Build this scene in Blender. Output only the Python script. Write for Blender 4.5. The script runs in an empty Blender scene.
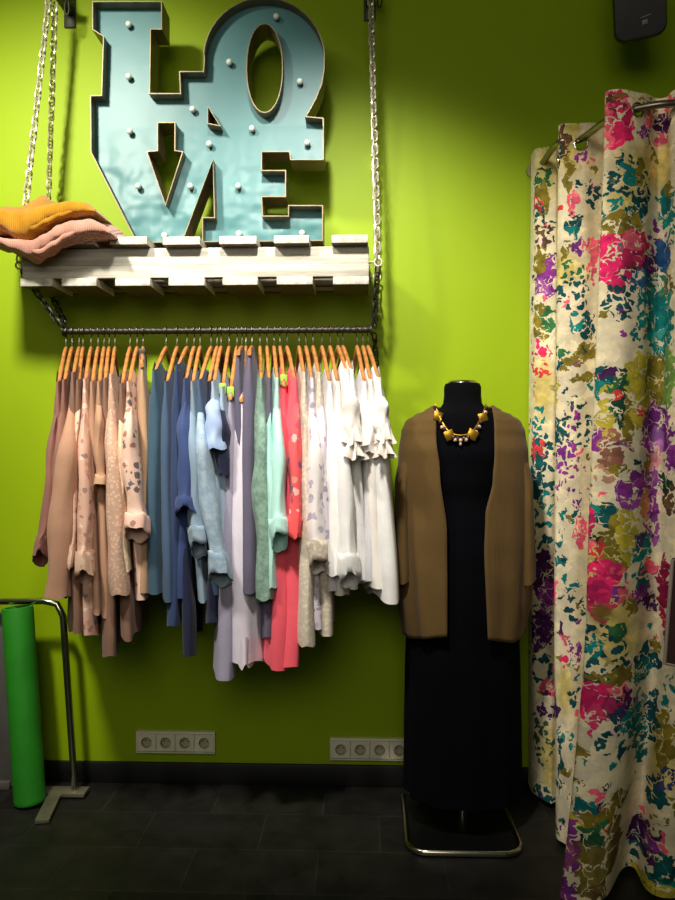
import bpy, bmesh, math, random
from mathutils import Vector, Matrix, noise
from mathutils.geometry import tessellate_polygon
random.seed(7)
PI = math.pi
SC = bpy.context.scene
COL = SC.collection
CAM_H = 1.27; F = 754.0; YAW = math.radians(2.0)
WALL_Y = 2.86

# ------------------------------------------------------------------ helpers
def P(px, py, Y):
    """the point of the place seen at photo pixel (px, py) at distance Y from the camera's wall-parallel plane"""
    cx = (px - 337.5) / F; cz = (450.0 - py) / F
    dx = cx * math.cos(YAW) - math.sin(YAW); dy = cx * math.sin(YAW) + math.cos(YAW)
    t = Y / dy
    return Vector((dx * t, Y, CAM_H + cz * t))

def proj(v):
    x, y, z = v[0], v[1], v[2] - CAM_H
    xc = x * math.cos(YAW) + y * math.sin(YAW); yc = -x * math.sin(YAW) + y * math.cos(YAW)
    return (337.5 + F * xc / yc, 450 - F * z / yc, yc)

def lin(c):
    return tuple(((v / 255.0) / 12.92 if v / 255.0 <= 0.04045 else ((v / 255.0 + 0.055) / 1.055) ** 2.4) for v in c[:3]) + (1.0,)

def lerp(a, b, t): return a + (b - a) * t
def sstep(a, b, x):
    t = max(0.0, min(1.0, (x - a) / (b - a))); return t * t * (3 - 2 * t)
def interp(tab, x):
    if x <= tab[0][0]: return tab[0][1:]
    for p, q in zip(tab, tab[1:]):
        if x <= q[0]:
            t = (x - p[0]) / (q[0] - p[0]); t = t * t * (3 - 2 * t)
            return [lerp(a, b, t) for a, b in zip(p[1:], q[1:])]
    return tab[-1][1:]
def catmull(pts, n):
    pts = [Vector(p) for p in pts]; out = []
    m = len(pts) - 1
    for i in range(n):
        u = i / (n - 1) * m; k = min(int(u), m - 1); t = u - k
        p0 = pts[max(k - 1, 0)]; p1 = pts[k]; p2 = pts[k + 1]; p3 = pts[min(k + 2, m)]
        out.append(0.5 * ((2 * p1) + (p2 - p0) * t + (2 * p0 - 5 * p1 + 4 * p2 - p3) * t * t + (3 * p1 - p0 - 3 * p2 + p3) * t ** 3))
    return out

class MB:
    def __init__(s): s.v = []; s.f = []
    def add(s, vs, fs):
        o = len(s.v); s.v += [tuple(v) for v in vs]; s.f += [tuple(i + o for i in f) for f in fs]
    def box(s, lo, hi, bev=0.0, mat=None):
        bm = bmesh.new(); bmesh.ops.create_cube(bm, size=1)
        lo = Vector(lo); hi = Vector(hi)
        for v in bm.verts: v.co = Vector([lerp(lo[i], hi[i], v.co[i] + 0.5) for i in range(3)])
        if bev: bmesh.ops.bevel(bm, geom=bm.edges[:], offset=bev, segments=2, profile=0.5, affect='EDGES')
        if mat is not None: bmesh.ops.transform(bm, matrix=mat, verts=bm.verts[:])
        bm.verts.index_update()
        s.add([v.co[:] for v in bm.verts], [[v.index for v in f.verts] for f in bm.faces]); bm.free()
    def tube(s, pts, r, seg=10, closed=False, cap=True):
        pts = [Vector(p) for p in pts]; n = len(pts)
        rr = r if isinstance(r, (list, tuple)) else [r] * n
        ref = None; vs = []; fs = []
        for i, p in enumerate(pts):
            a = pts[(i - 1) % n] if (closed or i > 0) else pts[0]
            b = pts[(i + 1) % n] if (closed or i < n - 1) else pts[-1]
            d = (b - a).normalized()
            if ref is None:
                ref = Vector((0, 0, 1)) if abs(d.z) < 0.9 else Vector((1, 0, 0))
            e1 = (ref - d * ref.dot(d)).normalized(); ref = e1; e2 = d.cross(e1)
            for k in range(seg):
                an = 2 * PI * k / seg
                vs.append(p + (e1 * math.cos(an) + e2 * math.sin(an)) * rr[i])
        m = n if closed else n - 1
        for i in range(m):
            for k in range(seg):
                j = (i + 1) % n
                fs.append((i * seg + k, i * seg + (k + 1) % seg, j * seg + (k + 1) % seg, j * seg + k))
        if cap and not closed:
            fs.append(tuple(range(seg - 1, -1, -1))); fs.append(tuple((n - 1) * seg + k for k in range(seg)))
        s.add(vs, fs)
    def grid(s, rows, wrap=False):
        n = len(rows); m = len(rows[0]); vs = [p for r in rows for p in r]; fs = []
        for i in range(n - 1):
            for k in range(m if wrap else m - 1):
                fs.append((i * m + k, i * m + (k + 1) % m, (i + 1) * m + (k + 1) % m, (i + 1) * m + k))
        s.add(vs, fs)
    def sphere(s, c, r, seg=12, rings=8, sc=(1, 1, 1)):
        rows = []
        for i in range(rings + 1):
            th = PI * i / rings
            rows.append([Vector(c) + Vector((r * sc[0] * math.sin(th) * math.cos(2 * PI * k / seg), r * sc[1] * math.sin(th) * math.sin(2 * PI * k / seg), r * sc[2] * math.cos(th))) for k in range(seg)])
        s.grid(rows, True)
    def build(s, name, mat, parent=None, smooth=True, angle=40, loc=None, doubles=False):
        me = bpy.data.meshes.new(name); me.from_pydata([tuple(v) for v in s.v], [], s.f); me.update()
        bm = bmesh.new(); bm.from_mesh(me)
        if doubles: bmesh.ops.remove_doubles(bm, verts=bm.verts[:], dist=1e-5)
        bmesh.ops.recalc_face_normals(bm, faces=bm.faces[:])
        ang = math.radians(angle)
        for f in bm.faces: f.smooth = smooth
        for e in bm.edges:
            if len(e.link_faces) == 2 and e.calc_face_angle(0) > ang: e.smooth = False
        bm.to_mesh(me); bm.free()
        me.materials.append(mat)
        o = bpy.data.objects.new(name, me); COL.objects.link(o)
        if parent: o.parent = parent
        if loc: o.location = loc
        return o

def tag(o, label=None, cat=None, group=None, kind=None):
    if label: o['label'] = label
    if cat: o['category'] = cat
    if group: o['group'] = group
    if kind: o['kind'] = kind
    return o
def empty(name, loc=(0, 0, 0), rz=0.0):
    o = bpy.data.objects.new(name, None); COL.objects.link(o); o.location = loc; o.rotation_euler = (0, 0, rz)
    o.empty_display_size = 0.05
    return o
def build_at(mb, name, mat, parent, **k):
    """vertices given in world space; stored relative to the parent's location"""
    L = parent.location
    mb.v = [(v[0] - L.x, v[1] - L.y, v[2] - L.z) for v in mb.v]
    return mb.build(name, mat, parent, **k)

# ------------------------------------------------------------------ materials
def newmat(name):
    m = bpy.data.materials.new(name); m.use_nodes = True
    nt = m.node_tree; return m, nt, nt.nodes['Principled BSDF']
def N(nt, t, **kw):
    n = nt.nodes.new(t)
    for k, v in kw.items():
        if k in n.inputs: n.inputs[k].default_value = v
        else: setattr(n, k, v)
    return n
def ramp(nt, fac, stops, interp='LINEAR'):
    r = nt.nodes.new('ShaderNodeValToRGB'); r.color_ramp.interpolation = interp
    while len(r.color_ramp.elements) < len(stops): r.color_ramp.elements.new(0.5)
    for e, (p, c) in zip(r.color_ramp.elements, stops): e.position = p; e.color = c if len(c) == 4 else tuple(c) + (1,)
    nt.links.new(fac, r.inputs[0]); return r.outputs[0]
def mixc(nt, fac, a, b, mode='MIX'):
    n = nt.nodes.new('ShaderNodeMix'); n.data_type = 'RGBA'; n.blend_type = mode
    def put(i, v):
        if hasattr(v, 'links'): nt.links.new(v, n.inputs[i])
        else: n.inputs[i].default_value = v
    put(0, fac); put(6, a); put(7, b)
    return n.outputs[2]
def math_(nt, op, a, b=None, c=None):
    n = nt.nodes.new('ShaderNodeMath'); n.operation = op
    for i, v in enumerate((a, b, c)):
        if v is None: continue
        if hasattr(v, 'links'): nt.links.new(v, n.inputs[i])
        else: n.inputs[i].default_value = v
    return n.outputs[0]
def noise_(nt, vec, scale, detail=3, rough=0.5):
    n = N(nt, 'ShaderNodeTexNoise'); n.inputs['Scale'].default_value = scale; n.inputs['Detail'].default_value = detail; n.inputs['Roughness'].default_value = rough
    if vec is not None: nt.links.new(vec, n.inputs['Vector'])
    return n
def bump(nt, bs, h, strength=0.2, dist=0.01):
    b = N(nt, 'ShaderNodeBump'); b.inputs['Strength'].default_value = strength; b.inputs['Distance'].default_value = dist
    nt.links.new(h, b.inputs['Height']); nt.links.new(b.outputs[0], bs.inputs['Normal'])

def plain(name, rgb, rough=0.5, metal=0.0, var=0.12, scale=25, bstr=0.05, spec=0.5):
    m, nt, bs = newmat(name)
    tc = N(nt, 'ShaderNodeTexCoord'); nz = noise_(nt, tc.outputs['Object'], scale, 4)
    c = lin(rgb); d = tuple(v * (1 - var) for v in c[:3]) + (1,); e = tuple(min(1, v * (1 + var)) for v in c[:3]) + (1,)
    nt.links.new(ramp(nt, nz.outputs[0], [(0.3, d), (0.7, e)]), bs.inputs['Base Color'])
    bs.inputs['Roughness'].default_value = rough; bs.inputs['Metallic'].default_value = metal
    bs.inputs['Specular IOR Level'].default_value = spec
    if bstr: bump(nt, bs, nz.outputs[0], bstr, 0.005)
    return m

def fabric(name, rgb, kind=None, cols=(), scale=38.0, cover=0.5, rough=0.9, trans=0.0):
    m, nt, bs = newmat(name)
    tc = N(nt, 'ShaderNodeTexCoord'); obj = tc.outputs['Object']
    base = lin(rgb)
    nz = noise_(nt, obj, 9, 3)
    c = ramp(nt, nz.outputs[0], [(0.3, tuple(v * 0.86 for v in base[:3])), (0.7, tuple(min(1, v * 1.08) for v in base[:3]))])
    if kind == 'floral':
        wr = noise_(nt, obj, 60, 2)
        add = N(nt, 'ShaderNodeVectorMath', operation='MULTIPLY_ADD'); add.inputs[1].default_value = (0.02, 0.02, 0.02)
        nt.links.new(wr.outputs['Color'], add.inputs[0]); nt.links.new(obj, add.inputs[2])
        vo = N(nt, 'ShaderNodeTexVoronoi'); vo.inputs['Scale'].default_value = scale; nt.links.new(add.outputs[0], vo.inputs['Vector'])
        sep = N(nt, 'ShaderNodeSeparateColor'); nt.links.new(vo.outputs['Color'], sep.inputs[0])
        k = len(cols)
        pc = ramp(nt, sep.outputs[0], [(i / k, lin(cc)) for i, cc in enumerate(cols)], 'CONSTANT')
        dm = math_(nt, 'LESS_THAN', vo.outputs['Distance'], 0.42)
        pick = math_(nt, 'LESS_THAN', sep.outputs[1], cover)
        fac = math_(nt, 'MULTIPLY', math_(nt, 'MULTIPLY', dm, pick), 0.85)
        c = mixc(nt, fac, c, pc)
    elif kind == 'lace':
        vo = N(nt, 'ShaderNodeTexVoronoi'); vo.inputs['Scale'].default_value = scale; nt.links.new(obj, vo.inputs['Vector'])
        f = ramp(nt, vo.outputs['Distance'], [(0.25, (0, 0, 0, 1)), (0.55, (1, 1, 1, 1))])
        c = mixc(nt, math_(nt, 'MULTIPLY', f, 0.6), c, lin(cols[0]))
    elif kind == 'melange':
        n2 = noise_(nt, obj, scale, 6, 0.7)
        f = ramp(nt, n2.outputs[0], [(0.42, (0, 0, 0, 1)), (0.6, (1, 1, 1, 1))])
        c = mixc(nt, math_(nt, 'MULTIPLY', f, 0.75), c, lin(cols[0]))
    nt.links.new(c, bs.inputs['Base Color'])
    bs.inputs['Roughness'].default_value = rough; bs.inputs['Specular IOR Level'].default_value = 0.2
    bs.inputs['Sheen Weight'].default_value = 0.08 if sum(rgb) > 60 else 0.0
    if sum(rgb) < 60: bs.inputs['Specular IOR Level'].default_value = 0.08
    st = N(nt, 'ShaderNodeMapping'); st.inputs['Scale'].default_value = (60, 60, 5); nt.links.new(obj, st.inputs['Vector'])
    n3 = noise_(nt, st.outputs[0], 1.0, 3)
    bump(nt, bs, n3.outputs[0], 0.35, 0.006)
    return m

def wood(name, rgb, dark, rough=0.5, axis='Y', spec=0.4, amt=1.0, under=None):
    m, nt, bs = newmat(name)
    tc = N(nt, 'ShaderNodeTexCoord'); mp = N(nt, 'ShaderNodeMapping')
    mp.inputs['Scale'].default_value = {'Y': (40, 3, 40), 'X': (3, 40, 40)}[axis]
    nt.links.new(tc.outputs['Object'], mp.inputs['Vector'])
    nz = noise_(nt, mp.outputs[0], 1.2, 6, 0.65)
    c = ramp(nt, nz.outputs[0], [(0.3, lin(dark)), (0.3 + 0.35 * amt, lin(rgb))])
    if under:   # underside shade put into the colour: faces turned down are darkened
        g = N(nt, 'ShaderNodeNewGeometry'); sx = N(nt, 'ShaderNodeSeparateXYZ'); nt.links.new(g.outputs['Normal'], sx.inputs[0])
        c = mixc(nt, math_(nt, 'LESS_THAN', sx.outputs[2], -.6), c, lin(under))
    nt.links.new(c, bs.inputs['Base Color'])
    bs.inputs['Roughness'].default_value = rough; bs.inputs['Specular IOR Level'].default_value = spec
    bump(nt, bs, nz.outputs[0], 0.25, 0.004)
    return m

M = {}
M['chrome'] = plain('chrome', (190, 185, 170), 0.18, 1.0, 0.05, 30, 0.02)
M['chain'] = plain('zinc_chain', (205, 198, 176), 0.32, 0.6, 0.15, 60, 0.0)
M['dark_steel'] = plain('dark_steel', (58, 55, 48), 0.45, 0.8, 0.2, 40, 0.1)
M['rack_steel'] = plain('worn_rack_steel', (128, 124, 104), 0.35, 0.5, 0.15, 30, 0.05)
M['rod'] = plain('curtain_rod_steel', (140, 132, 116), 0.3, 0.9, 0.1, 30, 0.0)
M['bracket'] = plain('bracket_steel', (52, 52, 42), 0.5, 0.6, 0.2, 40, 0.1)
M['hook_wire'] = plain('hook_wire', (92, 88, 76), 0.4, 1.0, 0.1, 40, 0.0)
M['hanger_wood'] = wood('hanger_wood', (188, 130, 72), (146, 90, 44), 0.4)
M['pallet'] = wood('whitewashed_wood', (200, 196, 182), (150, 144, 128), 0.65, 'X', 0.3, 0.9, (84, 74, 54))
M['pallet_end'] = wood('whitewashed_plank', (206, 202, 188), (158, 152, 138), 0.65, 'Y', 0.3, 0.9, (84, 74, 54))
M['tin_rim'] = plain('aged_tin_rim', (122, 108, 80), 0.5, 0.4, 0.2, 20, 0.1)
M['bulb'] = plain('bulb_glass', (205, 215, 205), 0.1, 0.0, 0.05, 20, 0.0, 0.9)
M['bulb_socket'] = plain('bulb_collar', (110, 120, 115), 0.3, 0.8, 0.1, 20, 0.0)
M['black_plastic'] = plain('black_plastic', (8, 8, 9), 0.45, 0.0, 0.1, 40, 0.05)
M['grey_mark'] = plain('grey_mark', (120, 118, 110), 0.5, 0.2, 0.1, 60, 0.0)
M['black_cloth'] = fabric('black_jersey', (8, 8, 11), rough=0.95)
M['black_dress'] = fabric('black_viscose', (4, 4, 8), rough=0.95)
M['olive'] = fabric('olive_brown_crepe', (92, 70, 35), rough=0.85)
M['white_plastic'] = plain('cream_plastic', (226, 222, 196), 0.4, 0.0, 0.04, 30, 0.0)
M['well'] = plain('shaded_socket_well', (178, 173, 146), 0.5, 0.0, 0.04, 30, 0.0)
M['pin'] = plain('socket_pin_hole', (40, 40, 34), 0.5, 0.0, 0.1, 30, 0.0)
M['green_roll'] = plain('green_vinyl', (40, 138, 30), 0.55, 0.0, 0.08, 14, 0.03)
M['roll_core'] = plain('cardboard_core', (30, 34, 26), 0.8, 0.0, 0.1, 30, 0.0)
M['grey_board'] = plain('dark_grey_board', (84, 82, 78), 0.6, 0.0, 0.15, 9, 0.03)
M['gold'] = plain('gold_metal', (220, 170, 60), 0.28, 0.9, 0.15, 60, 0.1)
M['bead'] = plain('pale_beads', (205, 180, 160), 0.25, 0.2, 0.1, 60, 0.0)
M['dark_bead'] = plain('smoky_beads', (70, 50, 40), 0.2, 0.1, 0.1, 60, 0.0)
M['green_tag'] = plain('green_size_tag', (150, 190, 60), 0.5, 0.0, 0.05, 30, 0.0)
M['black_clip'] = plain('black_clip', (18, 18, 18), 0.4, 0.0, 0.05, 30, 0.0)
M['pale_edge'] = plain('pale_grey_edge', (176, 160, 150), 0.5, 0.0, 0.08, 30, 0.0)
M['plum'] = plain('dark_plum_board', (74, 46, 44), 0.6, 0.0, 0.15, 20, 0.0)
M['black_base'] = plain('black_base', (9, 9, 9), 0.4, 0.0, 0.1, 40, 0.02)

def wall_mat():
    m, nt, bs = newmat('lime_green_paint')
    tc = N(nt, 'ShaderNodeTexCoord'); nz = noise_(nt, tc.outputs['Object'], 1.3, 3); n2 = noise_(nt, tc.outputs['Object'], 120, 3)
    nt.links.new(ramp(nt, nz.outputs[0], [(0.3, lin((137, 164, 0))), (0.7, lin((145, 172, 1)))]), bs.inputs['Base Color'])
    bs.inputs['Roughness'].default_value = 0.55; bs.inputs['Specular IOR Level'].default_value = 0.25
    bump(nt, bs, n2.outputs[0], 0.08, 0.003); return m
def floor_mat():
    m, nt, bs = newmat('black_slate_tiles')
    tc = N(nt, 'ShaderNodeTexCoord'); mp = N(nt, 'ShaderNodeMapping'); mp.inputs['Location'].default_value = (0.143, -0.035, 0)
    nt.links.new(tc.outputs['Object'], mp.inputs['Vector'])
    br = N(nt, 'ShaderNodeTexBrick'); nt.links.new(mp.outputs[0], br.inputs['Vector'])
    br.inputs['Scale'].default_value = 1; br.inputs['Brick Width'].default_value = 0.39; br.inputs['Row Height'].default_value = 0.235
    br.inputs['Mortar Size'].default_value = 0.0022; br.inputs['Mortar Smooth'].default_value = 0.2
    br.inputs['Color1'].default_value = lin((19, 19, 18)); br.inputs['Color2'].default_value = lin((29, 28, 26)); br.inputs['Mortar'].default_value = lin((38, 37, 35))
    nz = noise_(nt, tc.outputs['Object'], 9, 6, 0.65)
    n2 = noise_(nt, tc.outputs['Object'], 2.2, 3)
    k = ramp(nt, nz.outputs[0], [(0.3, (0.5, 0.5, 0.5, 1)), (0.72, (2.0, 1.9, 1.75, 1))])
    c = mixc(nt, 1.0, br.outputs['Color'], k, 'MULTIPLY')
    nt.links.new(c, bs.inputs['Base Color'])
    r = ramp(nt, n2.outputs[0], [(0.3, (0.38,) * 3), (0.7, (0.6,) * 3)]); nt.links.new(r, bs.inputs['Roughness'])
    bs.inputs['Specular IOR Level'].default_value = 0.35
    hsum = math_(nt, 'SUBTRACT', math_(nt, 'MULTIPLY', nz.outputs[0], 0.5), br.outputs['Fac'])
    bump(nt, bs, hsum, 0.25, 0.004); return m
def tin_mat():
    m, nt, bs = newmat('pale_blue_painted_tin')
    tc = N(nt, 'ShaderNodeTexCoord'); nz = noise_(nt, tc.outputs['Object'], 6.5, 2); n2 = noise_(nt, tc.outputs['Object'], 3, 4)
    nt.links.new(ramp(nt, n2.outputs[0], [(0.3, lin((68, 114, 117))), (0.7, lin((80, 127, 128)))]), bs.inputs['Base Color'])
    bs.inputs['Roughness'].default_value = 0.42; bs.inputs['Specular IOR Level'].default_value = .3; bs.inputs['Metallic'].default_value = .0
    sp_ = N(nt, 'ShaderNodeSeparateXYZ'); nt.links.new(tc.outputs['Object'], sp_.inputs[0])
    mk = ramp(nt, sp_.outputs[2], [(.12, (1, 1, 1, 1)), (.42, (.06, .06, .06, 1))])
    bump(nt, bs, math_(nt, 'MULTIPLY', nz.outputs[0], mk), 0.8, 0.05); return m
def knit(name, rgb):
    m, nt, bs = newmat(name)
    tc = N(nt, 'ShaderNodeTexCoord'); nz = noise_(nt, tc.outputs['Object'], 14, 5, 0.7)
    c = lin(rgb)
    nt.links.new(ramp(nt, nz.outputs[0], [(0.3, tuple(v * 0.75 for v in c[:3])), (0.7, tuple(min(1, v * 1.15) for v in c[:3]))]), bs.inputs['Base Color'])
    wv = N(nt, 'ShaderNodeTexWave'); wv.inputs['Scale'].default_value = 45; wv.inputs['Distortion'].default_value = 3; nt.links.new(tc.outputs['Object'], wv.inputs['Vector'])
    bs.inputs['Roughness'].default_value = 1.0; bs.inputs['Sheen Weight'].default_value = 0.3; bs.inputs['Specular IOR Level'].default_value = 0.1
    bump(nt, bs, math_(nt, 'ADD', wv.outputs[0], nz.outputs[0]), 0.4, 0.004); return m
M['wall'] = wall_mat(); M['floor'] = floor_mat(); M['tin'] = tin_mat()
M['mustard'] = knit('mustard_knit', (176, 122, 22)); M['pink_knit'] = knit('pink_knit', (184, 134, 116))
M['baseboard'] = plain('black_baseboard', (8, 8, 10), 0.5, 0.0, 0.1, 20, 0.02)
M['ceiling'] = plain('ceiling_paint', (150, 150, 140), 0.8, 0, 0.03, 4, 0)
M['grey_wall'] = plain('side_wall_paint', (120, 140, 40), 0.7, 0, 0.03, 4, 0)

# ------------------------------------------------------------------ setting
def struct(name, lo, hi, mat):
    b = MB(); b.box(lo, hi); return tag(b.build(name, mat, None, smooth=False), kind='structure')
struct('wall_back', (-3.0, WALL_Y, 0), (2.2, WALL_Y + 0.1, 3.3), M['wall'])
struct('floor', (-3.0, -2.5, -0.08), (2.2, WALL_Y + 0.1, 0), M['floor'])
struct('ceiling', (-3.0, -2.5, 3.3), (2.2, WALL_Y + 0.1, 3.4), M['ceiling'])
struct('wall_left', (-3.1, -2.5, 0), (-3.0, WALL_Y + 0.1, 3.3), M['grey_wall'])
struct('wall_right', (2.2, -2.5, 0), (2.3, WALL_Y + 0.1, 3.3), M['grey_wall'])
b = MB(); b.box((-3.0, WALL_Y - 0.016, 0), (2.2, WALL_Y, 0.079), 0.004)
tag(b.build('baseboard_back', M['baseboard'], None), kind='structure')

# ------------------------------------------------------------------ pallet shelf
PY0, PY1 = 2.575, 2.845
XL, XR = P(22, 280, PY0).x, P(369, 280, PY0).x
ZB = P(200, 286, PY0).z; ZT = P(200, 238.5, PY0).z
th = 0.028
pal = empty('pallet_shelf', ((XL + XR) / 2, (PY0 + PY1) / 2, ZB))
tag(pal, 'whitewashed wooden pallet hung flat as a shelf on four chains under the letter sign', 'shelf')
def pallet_plank(x0, x1, z0, z1, name, mat, y0=PY0, y1=PY1):
    b = MB(); b.box((x0, y0, z0), (x1, y1, z1), 0.003); return build_at(b, name, mat, pal)
tops = [(24, 60), (66, 98), (113, 150), (165, 202), (221, 258), (275, 310), (332, 368)]
bots = [(22, 54), (63, 98), (116, 151), (169, 205), (223, 258), (277, 313), (333, 369)]
for i, (a, c) in enumerate(tops):
    dz = random.uniform(-0.002, 0.002)
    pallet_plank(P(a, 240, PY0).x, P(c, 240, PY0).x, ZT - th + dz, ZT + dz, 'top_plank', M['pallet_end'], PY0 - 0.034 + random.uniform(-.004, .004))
for i, (a, c) in enumerate(bots):
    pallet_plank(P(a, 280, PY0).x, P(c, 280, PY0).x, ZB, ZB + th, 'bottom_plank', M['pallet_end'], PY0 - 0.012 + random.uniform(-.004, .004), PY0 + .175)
zm = ZB + th + 0.047
for y in (PY0, PY0 + .138, PY1 - 0.035):
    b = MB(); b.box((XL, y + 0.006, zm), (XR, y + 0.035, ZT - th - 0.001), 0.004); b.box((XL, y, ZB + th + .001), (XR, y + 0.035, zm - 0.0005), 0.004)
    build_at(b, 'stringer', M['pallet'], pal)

# ------------------------------------------------------------------ chains, brackets, rail
def chain_mesh(p0, p1, slack=0.0, pitch=0.025, wire=0.0033, hw=0.0098):
    p0 = Vector(p0); p1 = Vector(p1); b = MB()
    L = (p1 - p0).length; n = max(2, round(L / pitch)); pitch = L / n
    hl = pitch / 2 + wire * 1.0
    def pos(t):
        q = p0.lerp(p1, t); q.z -= slack * 4 * t * (1 - t); return q
    for i in range(n):
        c = pos((i + 0.5) / n); d = (pos((i + 1) / n) - pos(i / n)).normalized()
        ref = Vector((0, 1, 0.2)) if abs(d.y) < 0.9 else Vector((1, 0, 0))
        e1 = (ref - d * ref.dot(d)).normalized(); e2 = d.cross(e1)
        tw = 0.55 + random.uniform(-.25, .25)
        u = e1 * math.cos(tw) + e2 * math.sin(tw) if i % 2 else -e1 * math.sin(tw) + e2 * math.cos(tw)
        pts = []; st = hl - hw + wire
        for k in range(14):
            a = 2 * PI * k / 14
            sx = math.cos(a) * hw; sy = math.sin(a) * hw
            pts.append(c + u * sx + d * (sy + (st if sy >= 0 else -st)))
        b.tube(pts, wire, 6, closed=True)
    return b
def eye_bolt(p, dirx):
    b = MB(); r = 0.013
    b.tube([p + Vector((r * math.cos(a), 0.0, r * math.sin(a))) for a in [2 * PI * k / 16 for k in range(16)]], 0.0035, 6, closed=True)
    b.tube([p + Vector((-dirx * r, 0, 0)), p + Vector((-dirx * (r + 0.055), 0, 0))], 0.0035, 8)
    return build_at(b, 'eye_bolt', M['chain'], pal)
exl = XL - 0.018; exr = XR + 0.031; ze = P(20, 264, PY0).z
EL = [Vector((exl, PY0 + 0.018, ze)), Vector((exl, PY1 - 0.03, ze))]
ER = [Vector((exr, PY0 + 0.018, ze)), Vector((exr, PY1 - 0.03, ze))]
for e in EL: eye_bolt(e, -1)
for e in ER: eye_bolt(e, 1)
TL = P(52, -6, 2.69); TR = P(370, -14, 2.69)
RAIL_Y = 2.64
RL = P(64, 331.5, RAIL_Y); RR = P(371, 328.0, RAIL_Y)
RR.z = RL.z
cg = 'zinc chains holding the pallet shelf and rail'
def chain(p0, p1, label, slack=0.0, mat='chain'):
    mid = (Vector(p0) + Vector(p1)) / 2
    o = chain_mesh(p0 - mid, p1 - mid, slack).build('chain', M[mat]); o.location = mid
    return tag(o, label, 'chain', cg)
chain(TL + Vector((-.004, -0.012, 0)), EL[0] + Vector((0, 0, .014)), 'zinc chain from the left bracket slanting down to the front corner of the shelf')
chain(TL + Vector((.006, 0.012, -0.03)), EL[1] + Vector((0, 0, .014)), 'zinc chain from the left bracket down to the rear corner of the shelf')
chain(TR + Vector((0, -0.012, 0)), ER[0] + Vector((0, 0, .014)), 'zinc chain right of the letter sign reaching the front right corner of the shelf')
chain(TR + Vector((.004, 0.014, 0)), ER[1] + Vector((0, 0, .014)), 'rear zinc link chain right of the letter sign, just behind the front one')
chain(EL[0] + Vector((.01, .004, -.016)), RL + Vector((-.006, -0.012, .018)), 'short dark chain slanting under the shelf from its front left corner to the rail', 0.006, 'dark_steel')
chain(EL[1] + Vector((.0, 0, -.016)), RL + Vector((.004, 0.014, .018)), 'short dark chain from the rear left corner of the shelf down to the rail', 0.0, 'dark_steel')
chain(ER[0] + Vector((0, .004, -.016)), RR + Vector((.008, -0.012, .014)), 'short chain hanging under the front right corner of the shelf to the rail end', 0.0, 'dark_steel')
chain(ER[1] + Vector((0.0, 0, -.016)), RR + Vector((.012, 0.014, .014)), 'short chain behind it from the rear right corner of the shelf to the rail end', 0.0, 'dark_steel')
loose = P(374, 345, 2.80)
chain(RR + Vector((.012, 0.03, -.012)), Vector((RR.x + .03, 2.80, RR.z - 0.24)), 'loose dark chain tail dangling below the right end of the rail', 0.0, 'dark_steel')

def bracket(p, label):
    r = empty('wall_bracket', (p.x, WALL_Y, p.z))
    b = MB(); b.box((p.x - .022, WALL_Y - .008, p.z - .03), (p.x + .022, WALL_Y - .0005, p.z + .22), 0.003); build_at(b, 'wall_plate', M['bracket'], r)
    b = MB(); b.box((p.x - .014, p.y - .03, p.z + .018), (p.x + .014, WALL_Y - .008, p.z + .05), 0.003)
    b.tube([Vector((p.x, p.y - .01, p.z + .04)), Vector((p.x, WALL_Y - .01, p.z + .2))], .009, 8); build_at(b, 'bracket_arm', M['bracket'], r)
    b = MB()
    b.tube([Vector((p.x, p.y + .014 * math.cos(a), p.z + .004 + .014 * math.sin(a))) for a in [PI * .6 + 1.6 * PI * k / 14 for k in range(15)]], .004, 6); build_at(b, 'bracket_hook', M['bracket'], r)
    b = MB(); q = Vector((p.x + .035, p.y + .05, p.z - .05))
    b.tube([q + Vector((.008 * math.cos(a), 0, .03 + .028 * math.sin(a))) for a in [2 * PI * k / 14 for k in range(14)]], .003, 6, closed=True)
    b.box((p.x + .006, p.y + .04, p.z + .004), (p.x + .05, p.y + .075, p.z + .03), 0.003)
    build_at(b, 'spare_link', M['bracket'], r)
    return tag(r, label, 'bracket', 'wall brackets carrying the chains')
bracket(TL, 'dark steel wall bracket at the top of the left pair of chains')
bracket(TR, 'dark steel wall bracket at the top of the chains right of the letter sign')

rail = empty('clothes_rail', (RL + RR) / 2); tag(rail, 'dark ribbed steel rail hanging under the pallet shelf, full of clothes on hangers', 'rail')
b = MB(); n = 220; pts = []; rr = []
for i in range(n + 1):
    pts.append((RL.lerp(RR, i / n))); rr.append(0.0125 if i % 4 < 2 else 0.0106)
b.tube(pts, rr, 12); build_at(b, 'bar', M['dark_steel'], rail, angle=70)
for e in (RL, RR):
    b = MB(); b.tube([e + Vector((0.0, .0165 * math.cos(a), .0165 * math.sin(a))) for a in [2 * PI * k / 16 for k in range(16)]], .004, 6, closed=True)
    build_at(b, 'end_ring', M['dark_steel'], rail)

# ------------------------------------------------------------------ letter sign
SY = 2.618; SD = 0.105; REC = 0.045
def s2(px, py):
    v = P(px, py, SY); return (v.x, v.z)
zfloor = ZT + 0.003
outer = [(93, 2), (161, 2), (161, 28.5), (150, 28.5), (149, 94), (181, 94), (180, 72), (204, 72), (205, 58)]
for k in range(0, 21):
    a = PI - PI * k / 20 * 1.0
    a = math.radians(176 - 172 * k / 20)
    outer.append((264 + 60 * math.cos(a), 58 - 60 * math.sin(a)))
outer += [(323.5, 70), (321, 84), (315, 99), (305, 117), (322.7, 118.6), (322.7, 159), (291, 159), (290, 151), (261, 151), (261, 171), (285, 171), (285, 196), (261, 196), (262, 216.5), (289, 216.5), (289, 206), (322, 206)]
outer += [(322, 999), (203, 999), (203, 218), (215, 218), (213, 159), (181.5, 999), (137, 999), (91.5, 152), (91, 96), (102, 96), (104, 36), (93, 29)]
def fix(p, a=None):
    x, z = s2(*p); return (x, z)
O2 = []
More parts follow.
